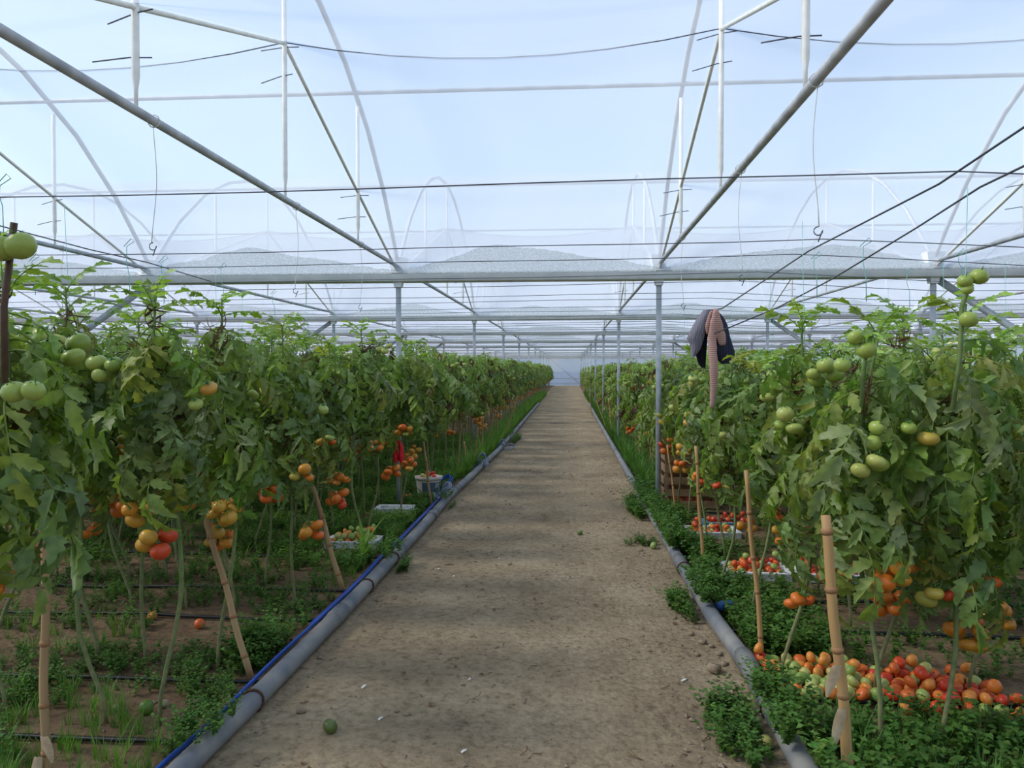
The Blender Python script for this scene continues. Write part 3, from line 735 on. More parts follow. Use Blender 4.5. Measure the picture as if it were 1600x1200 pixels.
# the plants, row by row
LX, RX, DX = -1.80, 1.22, 0.42
stuffpts = []; count = 0; seed = 100
for i, y in enumerate(ROWS):
    for right in (False, True):
        sgn = 1 if right else -1; X0 = RX if right else LX
        lim = (0.58*y+0.5 if right else 0.82*y+0.4)
        nvis = max(1, int((lim-abs(X0))/DX)+1)
        sidew = 'tray side' if right else 'hose side'
        for j in range(nvis):
            x = X0+sgn*(DX*j+U(-0.06, 0.06)); yy = y+0.09+0.4*U(-0.08, 0.08); seed += 1
            if any(abs(x-c_) < 0.14 for c_ in CX) and any(abs(yy-g_) < 0.16 for g_ in GY): yy += 0.22
            H = U(1.74, 1.94)
            if right: H = U(1.60, 1.74) if (y > 4.2 and j < 2) else U(1.70, 1.86)
            if right and y < 4.2: H = U(1.72, 1.9)
            if right and y < 2.5: continue
            base = U(0.98, 1.12) if not right else U(0.72, 0.9)
            if right and 6.5 < y < 9 and j < 2: base = 1.0
            if y < 4.0 and not right: H += 0.05; base += 0.03
            lab = '%s tomato plant from the path, %s, %s' % (ORD[j] if j < 20 else num(j), rowname(i, right), sidew)
            grp = 'tomato plants on the '+sidew
            if y < 9.0 and j < (6 if y < 7 else 4):
                pl = detailed_plant(x, yy, H, base, right, 52, lab, seed, grp); count += 1
                if (i, j, right) == (0, 0, False): extra_fruit(pl, [(8, 600), (6, 480), (22, 348)], [(32, 384, 0.040), (2, 388, 0.038), (52, 610, 0.030), (22, 612, 0.032)], 1.95, 'stem_stub', (0.10, 0.06, 0.035))
                if (i, j, right) == (1, 1, True): extra_fruit(pl, [(1488, 640), (1500, 560), (1503, 480), (1520, 424)], [(1530, 432, 0.034), (1508, 439, 0.028), (1514, 499, 0.034), (1512, 452, 0.022)], 3.05, 'side_shoot', STEMC)
                if (i, j, right) == (1, 0, True): extra_fruit(pl, [(1345, 640), (1350, 570), (1362, 520)], [(1337, 527, 0.034), (1354, 546, 0.040), (1316, 570, 0.034), (1372, 668, 0.036), (1364, 692, 0.036)], 3.2, 'side_shoot', STEMC)
            elif (y < 9.9 and j < 9) or (y < 38 and j < 2):
                t = thing('tomato_plant', lab, 'tomato plant', (x, yy, 0), 0, grp); count += 1
                v = R.choice(MIDV[right]); rz = U(0, 6.28); s = H/1.87; org = np.array([x, yy, 0])
                ci, bi = solids_near(x, yy, 0.5)
                if len(ci) or len(bi):                   # grown round the post or stake beside it
                    q = joined(random.Random(seed), H, base, right, 54, MIDB, False, org); rz = 0; s = 1
                    v = (q[0].mesh('stem', M['stem']), q[1].mesh('foliage', M['leaf']), q[2].mesh('fruit', M['fruit']), q[3])
                STEMS.append((v[3][:6]*s) @ rot('Z', rz).T + org)
                for nm, me in zip(('stem', 'foliage', 'fruit'), v):
                    o = link(nm, me, t, (0, 0, 0), rz, s)
                    if nm != 'stem': o['kind'] = 'stuff'
            elif j < (16 if y < 12 else 8 if y < 25 else 5):
                stuffpts.append((x, yy, H/1.87, right))
            else: break
LOWV = {rt: [joined(VR, VR.uniform(1.78, 1.95), 0.9 if not rt else 0.65, rt, 36, LOWB, True) for _ in range(6)] for rt in (False, True)}
for right in (False, True):
    mb = MB()
    for (x, y, s, rt) in stuffpts:
        if rt != right: continue
        st, fo, fr, P = R.choice(LOWV[rt]); a = U(0, 6.28); Rm = rot('Z', a); ci, bi = solids_near(x, y, 0.5)
        if len(ci) or len(bi): st, fo, fr, P = joined(random.Random(int(x*977+y*31337)), s*1.87, 0.9 if not rt else 0.65, rt, 36, LOWB, True, np.array([x, y, 0])); s = 1; Rm = np.eye(3)
        STEMS.append((P[:6]*s) @ Rm.T + np.array([x, y, 0]))
        for part, mi in ((st, 1), (fo, 0), (fr, 2)):
            V, F, C = part.arrays(); mb.add((V*s) @ Rm.T + np.array([x, y, 0]), F, C, mi)
    o = obj('distant_tomato_plants', mb, [M['leaf'], M['stem'], M['fruit']])
    tag(o, 'mass of tomato plants deeper in the beds and far down the %s' % ('tray side' if right else 'hose side'), 'tomato plants', kind='stuff')

# ------------------------------------------------------------------ pipes, hoses and drip lines along the path
def water_pipe(fx, joints, ties, label):
    t = thing('water_pipe', label, 'pipe', (fx(2.0), 2.0, 0))
    ox, oy = fx(2.0), 2.0
    for a, b in zip(joints[:-1], joints[1:]):
        ys = np.linspace(a, b, max(4, int((b-a)/0.5)))
        P = [(fx(y)-ox, y-oy, 0.05+0.006*noise.noise((y*0.9, ox, 0))) for y in ys]
        obj('pipe_section', MB().add(*tube(P, 0.048, 14)), M['pvc'], t)
        obj('collar', MB().add(*tube([(fx(b-0.09)-ox, b-0.09-oy, 0.051), (fx(b+0.09)-ox, b+0.09-oy, 0.051)], 0.053, 14)), M['pvc2'], t)
    for y in ties:
        V, F = tube([(0.052*math.cos(a), 0.008*math.sin(a*2), 0.05+0.052*math.sin(a)) for a in np.linspace(0, 2*math.pi, 18)], 0.007, 6)
        obj('rope_tie', MB().add(V+np.array([fx(y)-ox, y-oy, 0]), F), M['rope'], t)
    return t
water_pipe(pxl, [1.6, 4.7, 6.5, 8.0, 9.7, 12.5, 16, 20, 26, 34], [3.45, 5.35, 6.15], 'grey plastic water pipe along the path with a blue hose beside it')
water_pipe(pxr, [1.8, 4.1, 6.2, 8.9, 11.5, 14.5, 19, 26, 34], [3.55, 6.0], 'grey plastic water pipe half buried in weeds along the path')
def surf(x, y):                                      # top of the soil or of the pipe lying on it
    for px_ in (pxl(y), pxr(y)):
        d = abs(x-px_)
        if y < 34 and d < 0.055: return 0.05+math.sqrt(0.0031-d*d)
    return gz(x, y)
def over(x, y):                                      # where the middle of a hose lies on the soil or bent over the pipe
    d = abs(x-pxl(y)); return max(gz(x, y)+0.011, 0.05+math.sqrt(0.067**2-d*d) if d < 0.067 else -1)
DRIPS, HOSES = [], []
def blue(off, z0, y0, y1):                           # one bundle: the strands sway together and never cross
    ys = np.linspace(y0, y1, 120)
    return [(pxl(y)-off-0.005*(1+math.sin(y*2.1))-0.003*(1+math.sin(y*5.3)), y, z0+0.004*math.sin(y*3.3)) for y in ys]
for off, z0, y0, y1, lab in ((0.060, 0.080, 2.2, 8.9, 'blue hose running highest against the grey water pipe'), (0.076, 0.053, 2.4, 8.6, 'blue hose lying lowest in the weeds by the grey pipe'), (0.096, 0.058, 4.5, 9.0, 'shorter blue hose strand farthest from the grey water pipe')):
    P = blue(off, z0, y0, y1); HOSES.append(P)
    cord('blue_hose', P, 0.007, M['hose'], lab, 'hose', 'blue hoses by the pipe', 7)
def coil(x, y, r, n, m, label, flat=0.5, gr=None):
    P = []
    for k in range(n*28):
        a = k*2*math.pi/28; xx = x+r*math.cos(a)*(1+0.2*math.sin(a*.37)); yy = y+r*1.3*math.sin(a)
        P.append((xx, yy, over(xx, yy)+flat*r*(1+math.sin(a+0.6))+0.016*k/28))
    HOSES.append(P); cord('hose_coil', P, 0.009, m, label, 'hose', gr, 6)
coil(pxl(9.02)-0.03, 9.02, 0.075, 4, M['hoseg'], 'grey blue hose coil wound on the pipe below the bucket')
coil(pxl(9.86)-0.17, 9.86, 0.09, 3, M['hose'], 'blue hose loops standing beside the bucket', 0.9)
coil(pxl(12.1), 12.1, 0.10, 3, M['hoseg'], 'dark hose bundle on the pipe just beyond the bucket', 0.5)
coil(pxl(15.2)+0.08, 15.2, 0.17, 2, M['hoseg'], 'pale grey hose loop spilling over the pipe onto the path', 0.15)
for i, y in enumerate(ROWS):
    if y > 16: break
    for right in (False, True):
        xe = pxr(y)+0.045 if right else pxl(y)-0.045; s = 1 if right else -1
        xs_ = xe+s*np.linspace(0, 7.5 if right else 9.5, 40)
        P = [(x, y-0.05+0.02*noise.noise((x*0.7, y, 2)), gz(x, y)+0.018+0.008*noise.noise((x*2, y, 5))) for x in xs_]
        DRIPS.append(P); cord('drip_line', P, 0.011, M['drip'], 'black drip line across the soil %s, %s' % (rowname(i, right), 'tray side' if right else 'hose side'), 'drip line', 'drip lines', 6)

# ------------------------------------------------------------------ bamboo stakes
def stake(bu, bv, tu, tv, r, label, m='bamboo', depth=0.0, group='bamboo stakes at the row ends', husk=None):
    b, tp = stake_ends(bu, bv, tu, tv, depth)
    t = thing('bamboo_stake', label, 'stake', (b.x, b.y, 0), 0, group)
    d = tp-b; L = d.length; k = 12
    P = [np.array(d)*(i/(k-1)) + np.array((0.004*math.sin(i*0.9+bu), 0.003*math.sin(i*1.3), 0)) for i in range(k)]
    P[0] = P[0]-np.array(d)*(0.08/L)
    obj('cane', MB().add(*tube(P, np.linspace(r*1.08, r*0.9, k), 10)), M[m], t)
    z = 0.12
    while z < L-0.05:
        q = z/L*(k-1); i = int(q); p = P[i]*(1-(q-i))+P[i+1]*(q-i); dn = np.array(d)/L
        obj('node', MB().add(*tube([p-dn*0.012, p-dn*0.004, p+dn*0.004, p+dn*0.012], [r*0.98, r*1.22, r*1.22, r*0.98], 10)), M['node'], t)
        z += U(0.17, 0.26)
    for (hz, len_, ang) in (husk or []):
        q = hz/L*(k-1); i = int(q); p = P[i]*(1-(q-i))+P[i+1]*(q-i)
        n = 7; V = []
        for a in range(n):
            s = a/(n-1); wv = 0.016*math.sin(math.pi*(0.2+0.8*s))+0.006
            c = p+np.array([math.cos(ang)*(r+0.035*s), -r-0.012, -len_*s])
            V += [c+np.array([-wv, 0, 0]), c+np.array([0, -0.006, 0]), c+np.array([wv, 0, 0])]
        obj('husk', MB().add(V, gridf(n, 3)), M['husk'], t)
    return t
for a_, k_ in STAKES: stake(*a_, **k_)

# ------------------------------------------------------------------ loose tomatoes
def hue(c): return 'green' if c[1] > c[0]*0.85 else 'orange' if c[1] > 0.14 else 'red'
def loose(p, r, c, label, group, i=0, e=None):
    label = label.replace('#', hue(c)); group = group.replace('#', hue(c)) if group else None
    e = e or (U(-1.2, 1.2), U(-1.2, 1.2), U(0, 6))
    o = link('loose_tomato', TOM[i % 4], None, p, e, r, c); tag(o, label, 'tomato', group); LOOSE.append((p[0], p[1], p[2], r)); return o
LOOSE = []
def drip_top(x, y, r):
    z = -1
    for P in DRIPS:
        if abs(P[0][1]-y) > 0.2 or not (min(P[0][0], P[-1][0]) <= x <= max(P[0][0], P[-1][0])): continue
        xs_ = [q[0] for q in P]; o_ = 1 if xs_[-1] > xs_[0] else -1
        yd = np.interp(x, xs_[::o_], [q[1] for q in P][::o_]); zd = np.interp(x, xs_[::o_], [q[2] for q in P][::o_]); d = abs(yd-y)
        if d < r+0.011: z = max(z, zd+math.sqrt((r+0.011)**2-d*d))
    return z
def pile(items, keep, floor, posts=()):
    """items (x, y, r, colour, label, group, layer): spread the lowest layer until none overlap, then set the others down on top"""
    A = np.array([q[:3] for q in items], float); low = np.array([q[6] == 0 for q in items]); idx = np.where(low)[0]
    for it in range(160):
        X = A[idx, :2]; D = X[:, None]-X[None]; d = np.linalg.norm(D, axis=2)+1e-9; need = (A[idx, 2][:, None]+A[idx, 2][None])*1.02
        o_ = np.clip(need-d, 0, None); np.fill_diagonal(o_, 0)
        X = X+(D/d[:, :, None]*o_[:, :, None]*0.35).sum(1)
        for (px_, py_, pr_) in posts:
            v = X-np.array([px_, py_]); dd = np.linalg.norm(v, axis=1)+1e-9; need = A[idx, 2]+pr_; m_ = dd < need
            X[m_] += v[m_]/dd[m_][:, None]*(need-dd)[m_][:, None]
        A[idx, :2] = [keep(x, y, r) for (x, y), r in zip(X, A[idx, 2])]
    done = []; pose = [(R.randrange(4), (U(-1.2, 1.2), U(-1.2, 1.2), U(0, 6))) for q in items]
    for k in list(idx)+list(np.where(~low)[0]):
        x, y, r = A[k]; x, y = keep(x, y, r) if not low[k] else (x, y)
        best = None; he = -((TOMB[pose[k][0]][0] @ euler(*pose[k][1]).T)[:, 2].min())*r+0.0006    # how far this fruit reaches down as it lies
        for tr in range(1 if low[k] else 14):            # a second-layer fruit rolls into the lowest dip nearby
            qx, qy = (x, y) if tr == 0 else keep(x+U(-0.05, 0.05), y+U(-0.05, 0.05), r)
            z = max(floor(qx, qy)+he, drip_top(qx, qy, r))
            if any((qx-a)**2+(qy-b)**2 < (r+c)**2 for a, b, c in posts) and not low[k]: continue
            for (a, b, c, rr) in done:
                d2 = (qx-a)**2+(qy-b)**2; R2 = ((r+rr)*1.0)**2
                if d2 < R2: z = max(z, c+math.sqrt(R2-d2)) if not (low[k] and d2 > R2*0.9) else z
            if best is None or z < best[2]: best = (qx, qy, z)
        if best is None: best = (x, y, floor(x, y)+r*2.6)
        done.append((*best, r)); q = items[k]; loose(best, r, q[3], q[4], q[5], *pose[k])
RED = [(0.70, 0.07, 0.02), (0.74, 0.12, 0.025), (0.62, 0.05, 0.02)]; ORG = [(0.76, 0.20, 0.03), (0.74, 0.27, 0.05), (0.72, 0.15, 0.03)]; GRN = [(0.34, 0.42, 0.10), (0.42, 0.46, 0.13), (0.27, 0.37, 0.08), (0.5, 0.46, 0.14)]
def inside(p, poly):
    c = False; n = len(poly)
    for i in range(n):
        a, b = poly[i], poly[(i+1) % n]
        if (a[1] > p[1]) != (b[1] > p[1]) and p[0] < (b[0]-a[0])*(p[1]-a[1])/(b[1]-a[1])+a[0]: c = not c
    return c
HEAP = [ground(u, v)[:2] for u, v in ((1172, 1032), (1196, 1085), (1300, 1108), (1450, 1118), (1590, 1130), (1560, 1095), (1500, 1062), (1350, 1050), (1250, 1036))]
hx0, hx1 = min(p[0] for p in HEAP), max(p[0] for p in HEAP); hy0, hy1 = min(p[1] for p in HEAP), max(p[1] for p in HEAP)
kk = 0; yy = hy0; items = []
while yy < hy1:
    xx = hx0 + (0.034 if kk % 2 else 0)
    while xx < hx1:
        p = (xx+U(-0.006, 0.006), yy+U(-0.006, 0.006))
        if inside(p, HEAP):
            f = (p[0]-hx0)/(hx1-hx0); r = U(0.030, 0.036)
            if f < 0.10: cs, nm = (RED if U(0, 1) < 0.5 else ORG), '# tomato at the pipe end of the ground heap'
            elif f < 0.36: cs, nm = (GRN if U(0, 1) < 0.85 else ORG), '# tomato in the ground heap between the pipe and the split bamboo stake'
            elif f < 0.45: cs, nm = (ORG if U(0, 1) < 0.6 else GRN), '# tomato in the mixed middle of the ground heap'
            else:
                x_ = U(0, 1); cs, nm = (RED if x_ < 0.4 else ORG if x_ < 0.85 else GRN), '# tomato in the long end of the ground heap away from the pipe'
            items.append((p[0], p[1], r, R.choice(cs), nm, nm.replace('tomato', 'tomatoes'), 0))
            if U(0, 1) < 0.22: items.append((p[0]+0.034, p[1]+0.03, r, R.choice(cs), nm, nm.replace('tomato', 'tomatoes'), 1))
        xx += 0.070
    yy += 0.062; kk += 1
posts = []
for P in STEMS:
    if hx0-0.2 < P[0][0] < hx1+0.2 and hy0-0.2 < P[0][1] < hy1+0.2: posts += [(*np.array([np.interp(z, P[:, 2], P[:, i]) for i in (0, 1)]), 0.014) for z in (0.03, 0.08)]
for a_, k_ in STAKES[3:6]:
    b_, t_ = stake_ends(*a_[:4]); posts.append((b_.x, b_.y, a_[4]*1.25+0.004))
pile(items, lambda x, y, r: (max(x, pxr(y)+0.050+r), y), gz, posts)
for (u, v, r, c, lab) in ((516, 1142, 0.034, (0.10, 0.13, 0.03), 'dark green windfall tomato lying on the bare path'), (229, 1116, 0.036, (0.12, 0.2, 0.03), 'green windfall tomato on the bed soil by the drip line'), (1208, 1166, 0.036, (0.46, 0.44, 0.14), 'pale yellow green tomato beside the pipe in the weeds'), (1021, 857, 0.034, (0.30, 0.36, 0.10), 'green tomato at the path edge below the crates'),
                          (906, 834, 0.028, (0.18, 0.24, 0.06), 'small green tomato on the middle of the path'), (312, 982, 0.034, (0.7, 0.13, 0.03), 'orange red windfall tomato by the drip line'), (238, 970, 0.03, (0.7, 0.2, 0.04), 'small orange windfall tomato in the weeds'), (1303, 1030, 0.033, (0.55, 0.33, 0.1), 'single orange tomato just behind the ground heap')):
    p = ground(u, v)
    if abs(p.x-pxr(p.y)) < 0.052+r: p.x = pxr(p.y)-0.052-r
    for k in range(30):                              # clear of the fruit, stems and lines already lying there
        o_ = next(((a, b, rr+r) for a, b, c_, rr in LOOSE if (a-p.x)**2+(b-p.y)**2 < (r+rr)**2), None) or next(((P[1][0], P[1][1], r+0.014) for P in STEMS if (P[1][0]-p.x)**2+(P[1][1]-p.y)**2 < (r+0.014)**2), None)
        if o_ is None: break
        v_ = Vector((p.x-o_[0], p.y-o_[1]+1e-4)).normalized(); p.x, p.y = o_[0]+v_.x*(o_[2]+0.002), o_[1]+v_.y*(o_[2]+0.002)
    loose((p.x, p.y, max(gz(p.x, p.y)+r*0.85, drip_top(p.x, p.y, r))), r, c, lab, None, 2)

# ------------------------------------------------------------------ foam trays, bucket, crates
def tray(x, y, rz, w_, d_, h, label, m='foam'):
    t = thing('foam_tray' if m == 'foam' else 'plastic_tray', label, 'tray', (x, y, gz(x, y)+0.004), rz)
    obj('base', MB().add(*box(-w_/2, w_/2, -d_/2, d_/2, 0, 0.02)), M[m], t, False)
    for (a, b, c, d) in ((-w_/2, w_/2, -d_/2, -d_/2+0.02), (-w_/2, w_/2, d_/2-0.02, d_/2), (-w_/2, -w_/2+0.02, -d_/2+0.02, d_/2-0.02), (w_/2-0.02, w_/2, -d_/2+0.02, d_/2-0.02)):
        obj('side', MB().add(*box(a, b, c, d, 0.02, h)).add(*box(a-0.008, b+0.008, c-0.008, d+0.008, h, h+0.012)), M[m], t, False)
    return t
def fill(x, y, rz, w_, d_, z, label, group, cols, heap=0.2, step=0.066, wall=0.029):
    ca, sa = math.cos(rz), math.sin(rz); n = 0; items = []
    a = -w_/2+0.055
    while a < w_/2-0.045:
        b = -d_/2+0.055+(0.02 if n % 2 else 0)
        while b < d_/2-0.045:
            r = U(0.028, 0.032); items.append((a, b, r, R.choice(R.choice(cols)), label, group, 0))
            if U(0, 1) < heap: items.append((a+0.03, b+0.03, U(0.028, 0.032), R.choice(R.choice(cols)), label, group, 1))
            b += step
        a += step; n += 1
    tray_in = lambda px_, py_: (ca*(px_-x)+sa*(py_-y), -sa*(px_-x)+ca*(py_-y))
    def keep(px_, py_, r):
        a, b = tray_in(px_, py_); r *= 1.07; a = min(max(a, -w_/2+wall+r), w_/2-wall-r); b = min(max(b, -d_/2+wall+r), d_/2-wall-r)
        return x+ca*a-sa*b, y+sa*a+ca*b
    pile([(x+ca*q[0]-sa*q[1], y+sa*q[0]+ca*q[1], *q[2:]) for q in items], keep, lambda a, b: z)
for (x, y, rz, w_, d_, h, m_), (lab, l2, g2, cols, hp) in zip(TRAYS, (
        ('white foam tray of red tomatoes behind the straight bamboo stake', '# tomato in the foam tray behind the straight bamboo stake', 0, [RED, RED, ORG, GRN], 0.6), ('white foam tray of dark red tomatoes deeper under the plants', '# tomato in the foam tray deeper under the plants', 0, [RED, RED, RED, ORG], 0.6),
        ('white foam tray of green and orange tomatoes behind another tray', '# tomato in the foam tray behind another tray', 0, [ORG, GRN, RED], 0.6), ('teal plastic tray of red tomatoes beside the crates', 'red tomato in the teal tray', 'red tomatoes in the teal tray', [RED], 1.0),
        ('white foam tray of mixed tomatoes beside the blue hose', '# tomato in the foam tray beside the blue hose', '# tomatoes in the tray by the blue hose', [GRN, GRN, ORG], 0.9), ('empty white foam tray lying against the blue hose', None, 0, None, 0))):
    tray(x, y, rz, w_, d_, h, lab, m_)
    if l2: fill(x, y, rz, w_, d_, gz(x, y)+0.026, l2, g2 or l2, cols, hp, 0.070)
# bucket
bx, by = BX, BY
t = thing('plastic_bucket', 'off white plastic bucket with dark print heaped with tomatoes', 'bucket', (bx, by, 0.0))
def br(z): return 0.125+0.035*z/0.28
obj('body', MB().add(*lathe([(0.0, 0.006), (0.11, 0.0), (br(0.0), 0.01), (br(0.14), 0.14), (br(0.26), 0.26), (br(0.28), 0.285), (br(0.28)-0.012, 0.285), (br(.17)-0.012, 0.17), (0, 0.165)], 32)), M['bucket'], t)
obj('rim', MB().add(*lathe([(br(0.25), 0.248), (br(0.25)+0.010, 0.25), (br(0.28)+0.010, 0.288), (br(0.28), 0.29)], 32)), M['bucket'], t)
V = []; n1 = 22
for i in range(n1+1):
    a = -math.pi*0.62+math.pi*0.62*i/n1
    for z in np.linspace(0.02, 0.225, 5): V.append(((br(z)+0.0015)*math.cos(a), (br(z)+0.0015)*math.sin(a), z))
lb = obj('label_print', MB().add(V, gridf(n1+1, 5)), M['print'], t)
def patch(a0, a1, z0, z1):
    V = []
    for i in range(7):
        a = a0+(a1-a0)*i/6
        for z in (z0, z1): V.append(((br(z)+0.003)*math.cos(a), (br(z)+0.003)*math.sin(a), z))
    return MB().add(V, gridf(7, 2))
obj('print_mark', patch(-1.05, -0.75, 0.03, 0.10), M['pale'], lb)
obj('print_mark', patch(-0.80, -0.74, 0.155, 0.215), M['pale'], lb); obj('print_mark', patch(-0.66, -0.60, 0.155, 0.215), M['pale'], lb); obj('print_mark', patch(-0.52, -0.46, 0.155, 0.215), M['pale'], lb)
obj('handle', MB().add(*tube([(0.16*math.cos(a), -0.03-0.13*math.sin(a), 0.255-0.15*math.sin(a)) for a in np.linspace(0, math.pi, 16)], 0.003, 5)), M['wire'], t)
items = []
for k in range(22):
    a = k*2.4; lay = 0 if k < 7 else 1; rr = 0.0 if k == 0 else 0.075 if k < 7 else 0.09*math.sqrt(((k*5) % 13)/13)
    items.append((bx+rr*math.cos(a), by+rr*math.sin(a), 0.0315, R.choice(R.choice([RED, ORG, GRN])), '# tomato heaped in the off white bucket', '# tomatoes in the bucket', lay))
def in_bucket(x, y, r):
    d = math.hypot(x-bx, y-by); lim = br(0.17)-0.014-r*1.08
    return (x, y) if d < lim else (bx+(x-bx)*lim/d, by+(y-by)*lim/d)
pile(items, in_bucket, lambda x, y: 0.171)
pile([(bx-0.30+0.068*(k % 3), by-0.06+0.07*(k//3), 0.033, R.choice(ORG), 'yellow orange tomato on the ground beside the bucket', 'tomatoes beside the bucket', 0) for k in range(5)], lambda x, y, r: (x, y), gz, [(bx, by, 0.17)]+[(P[1][0], P[1][1], 0.014) for P in STEMS if abs(P[1][0]-bx) < 0.6 and abs(P[1][1]-by) < 0.4])
# wooden crates, one on the other
for lv, (dx, lab) in enumerate(((0.0, 'slatted wooden crate standing on the soil behind the post'), (0.01, 'slatted wooden crate stacked on top of another crate'))):
    w_, d_, h = CRW, CRD, 0.40; cxx, cyy = CRX, CRY
    t = thing('wooden_crate', lab, 'crate', (cxx+dx, cyy, lv*0.405+0.003), 0.03)
    for sx in (-1, 1):
        for sy in (-1, 1): obj('corner_post', MB().add(*box(sx*(w_/2-0.02)-0.02, sx*(w_/2-0.02)+0.02, sy*(d_/2-0.02)-0.02, sy*(d_/2-0.02)+0.02, 0, h)), M['wood'], t, False)
    for z in (0.01, 0.145, 0.28):
        for sy in (-1, 1): obj('slat', MB().add(*box(-w_/2, w_/2, sy*d_/2-0.007, sy*d_/2+0.007, z, z+0.08)), M['wood'], t, False)
        for sx in (-1, 1): obj('slat', MB().add(*box(sx*w_/2-0.007, sx*w_/2+0.007, -d_/2+0.01, d_/2-0.01, z, z+0.08)), M['wood'], t, False)
    for k in range(4): obj('bottom_board', MB().add(*box(-w_/2+0.01, w_/2-0.01, -d_/2+0.03+k*0.095, -d_/2+0.10+k*0.095, 0.012, 0.024)), M['wood'], t, False)
fill(CRX, CRY, 0.03, 0.58, 0.38, 0.03, 'red tomato inside the slatted wooden crate', 'tomatoes in the wooden crate', [RED], 0.5, 0.12, 0.03)

# ------------------------------------------------------------------ hung jacket
jp = atdepth(1110, 484, JY); J = thing('hung_jacket', 'grey jacket with pink striped lining hung over a cable', 'jacket', tuple(jp))
def clothmat(name, c1, c2, scale, ax, rough=0.9):
    m, n, o = mat(name); b = N(n, 'ShaderNodeBsdfPrincipled'); b.inputs['Roughness'].default_value = rough; b.inputs['Specular IOR Level'].default_value = 0.1
    tc = N(n, 'ShaderNodeTexCoord'); wv = N(n, 'ShaderNodeTexWave', bands_direction=ax); wv.inputs['Scale'].default_value = scale; wv.inputs['Distortion'].default_value = 1.0; wv.inputs['Detail Scale'].default_value = 0.6
    r = ramp(n, [(0.4, c1), (0.6, c2)]); n.links.new(tc.outputs['Object'], wv.inputs['Vector']); n.links.new(wv.outputs[0], r.inputs[0]); n.links.new(r.outputs[0], b.inputs['Base Color']); n.links.new(b.outputs[0], o.inputs[0]); return m
MJ = clothmat('jacket_grey', srgb(120, 117, 126), srgb(136, 133, 140), 26, 'X'); MD = clothmat('jacket_shaded', srgb(44, 46, 60), srgb(54, 56, 70), 18, 'X'); MP = clothmat('striped_lining', srgb(158, 116, 108), srgb(200, 166, 154), 26, 'Z'); MI = simple('jacket_inside', srgb(28, 28, 38), 0.95)  # second cloth: jacket colour darkened to paint in shade
px = JY/1200
def flap(name, lev, mt, yc, bulge, wave=0.4, nf=5):
    """a hanging fold of cloth: front and back sheets between two edges, bulging apart"""
    v = [l[0] for l in lev]; n1 = 18; n2 = 10; V = []
    for side in (-1, 1):
        for i in range(n1+1):
            z = v[0]+(v[-1]-v[0])*i/n1; a = np.interp(z, v, [l[1] for l in lev]); b = np.interp(z, v, [l[2] for l in lev])
            for j in range(n2+1):
                f = j/n2; d = math.sin(math.pi*f)**0.6*bulge*min(1, 0.3+i/n1*1.6)
                V.append(((a+(b-a)*f)*px, yc+side*d+wave*0.024*math.sin(f*nf*math.pi*2+z*0.03)*min(1, i/6), -z*px))
    F = gridf(n1+1, n2+1); F = np.vstack([F, F[:, ::-1]+(n1+1)*(n2+1)])
    return obj(name, MB().add(V, F), mt, J)
flap('grey_flap', [(0, -11, 0), (4, -14, 0), (13, -21, -3), (34, -32, -8), (46, -37, -10), (50, -32, -12), (60, -30.5, -15), (68, -30, -21), (73, -29, -27)], MJ, -0.02, 0.07)
flap('inner_cloth', [(5, -12, 3), (40, -18, -3), (60, -22, -4), (72, -20, -5), (83, -17, -6), (89, -12, -7)], MI, 0.02, 0.05)
flap('shaded_flap', [(0, -4, 7), (6, -4, 15), (13, -5, 20.5), (24, -5, 26), (39, -4, 29), (55, -2, 34), (64, 2, 37), (72, 6, 36.5), (78, 11, 34.5), (83, 17, 28)], MD, -0.01, 0.07, 0.2, 3)  # flap turned from the sun, its shade put into the cloth colour
def sleeve(name, ks, yc, n=24):
    v = [k[0] for k in ks]; zz = np.linspace(v[0], v[-1], n)
    P = [(np.interp(z, v, [k[1] for k in ks])*px, yc-0.008*math.sin(z*0.09), -z*px) for z in zz]
    V, F = tube(P, [max(0.004, np.interp(z, v, [k[2] for k in ks])*px/2*(1+0.08*math.sin(z*0.35))) for z in zz], 12)
    V[:, 1] = yc+(V[:, 1]-yc)*0.6
    return obj(name, MB().add(V, F), MP, J)
sleeve('striped_sleeve', [(1, 3.0, 6), (20, 0, 10), (39, -1.7, 12), (69, -1, 13), (99, 1.0, 13), (121, 0.5, 9.5), (140, -1.5, 7), (150, -2.5, 5)], -0.115)
sleeve('lining_fold', [(3, 6, 5), (20, 9, 9), (40, 12.5, 13), (50, 14.5, 13), (55, 15, 8)], -0.085, 14)
sleeve('lining_fold', [(3, -1, 4), (12, -5, 6), (28, -8, 7), (38, -8, 3)], -0.085, 12)

# ------------------------------------------------------------------ small odds and ends
rp = atdepth(622, 690, 7.3); t = thing('red_cloth', 'bright red cloth hanging among plants beside the foam tray', 'cloth', tuple(rp))
for nm, sx, w0, L in (('cloth_lobe', -0.025, 0.03, 0.20), ('cloth_lobe', 0.028, 0.036, 0.19)):
    V = []
    for i in range(9):
        s = i/8
        for j in range(9):
            a = -0.9+1.8*j/8; V.append((sx*min(1, s*3)+w0*a*(0.5+0.6*s), -0.025*math.cos(a*2.2)*(0.5+s)-0.01*math.sin(s*9+j), -L*s+0.015*math.sin(j)))
    o = obj(nm, MB().add(V, gridf(9, 9)), M['red'], t); sm = o.modifiers.new('thick', 'SOLIDIFY'); sm.thickness = 0.005
c = ground(1140, 962); t = thing('crushed_bottle', 'crushed blue plastic bottle lying in the weeds by the pipe', 'bottle', (c.x, c.y, 0.05), 0.3)
V, F = tube([(-0.09, 0, 0.02), (-0.05, 0, 0.02), (0, 0.01, 0.025), (0.05, 0, 0.02), (0.07, 0, 0.02)], [0.03, 0.034, 0.022, 0.03, 0.014], 12); obj('body', MB().add(V, F), M['cap'], t)
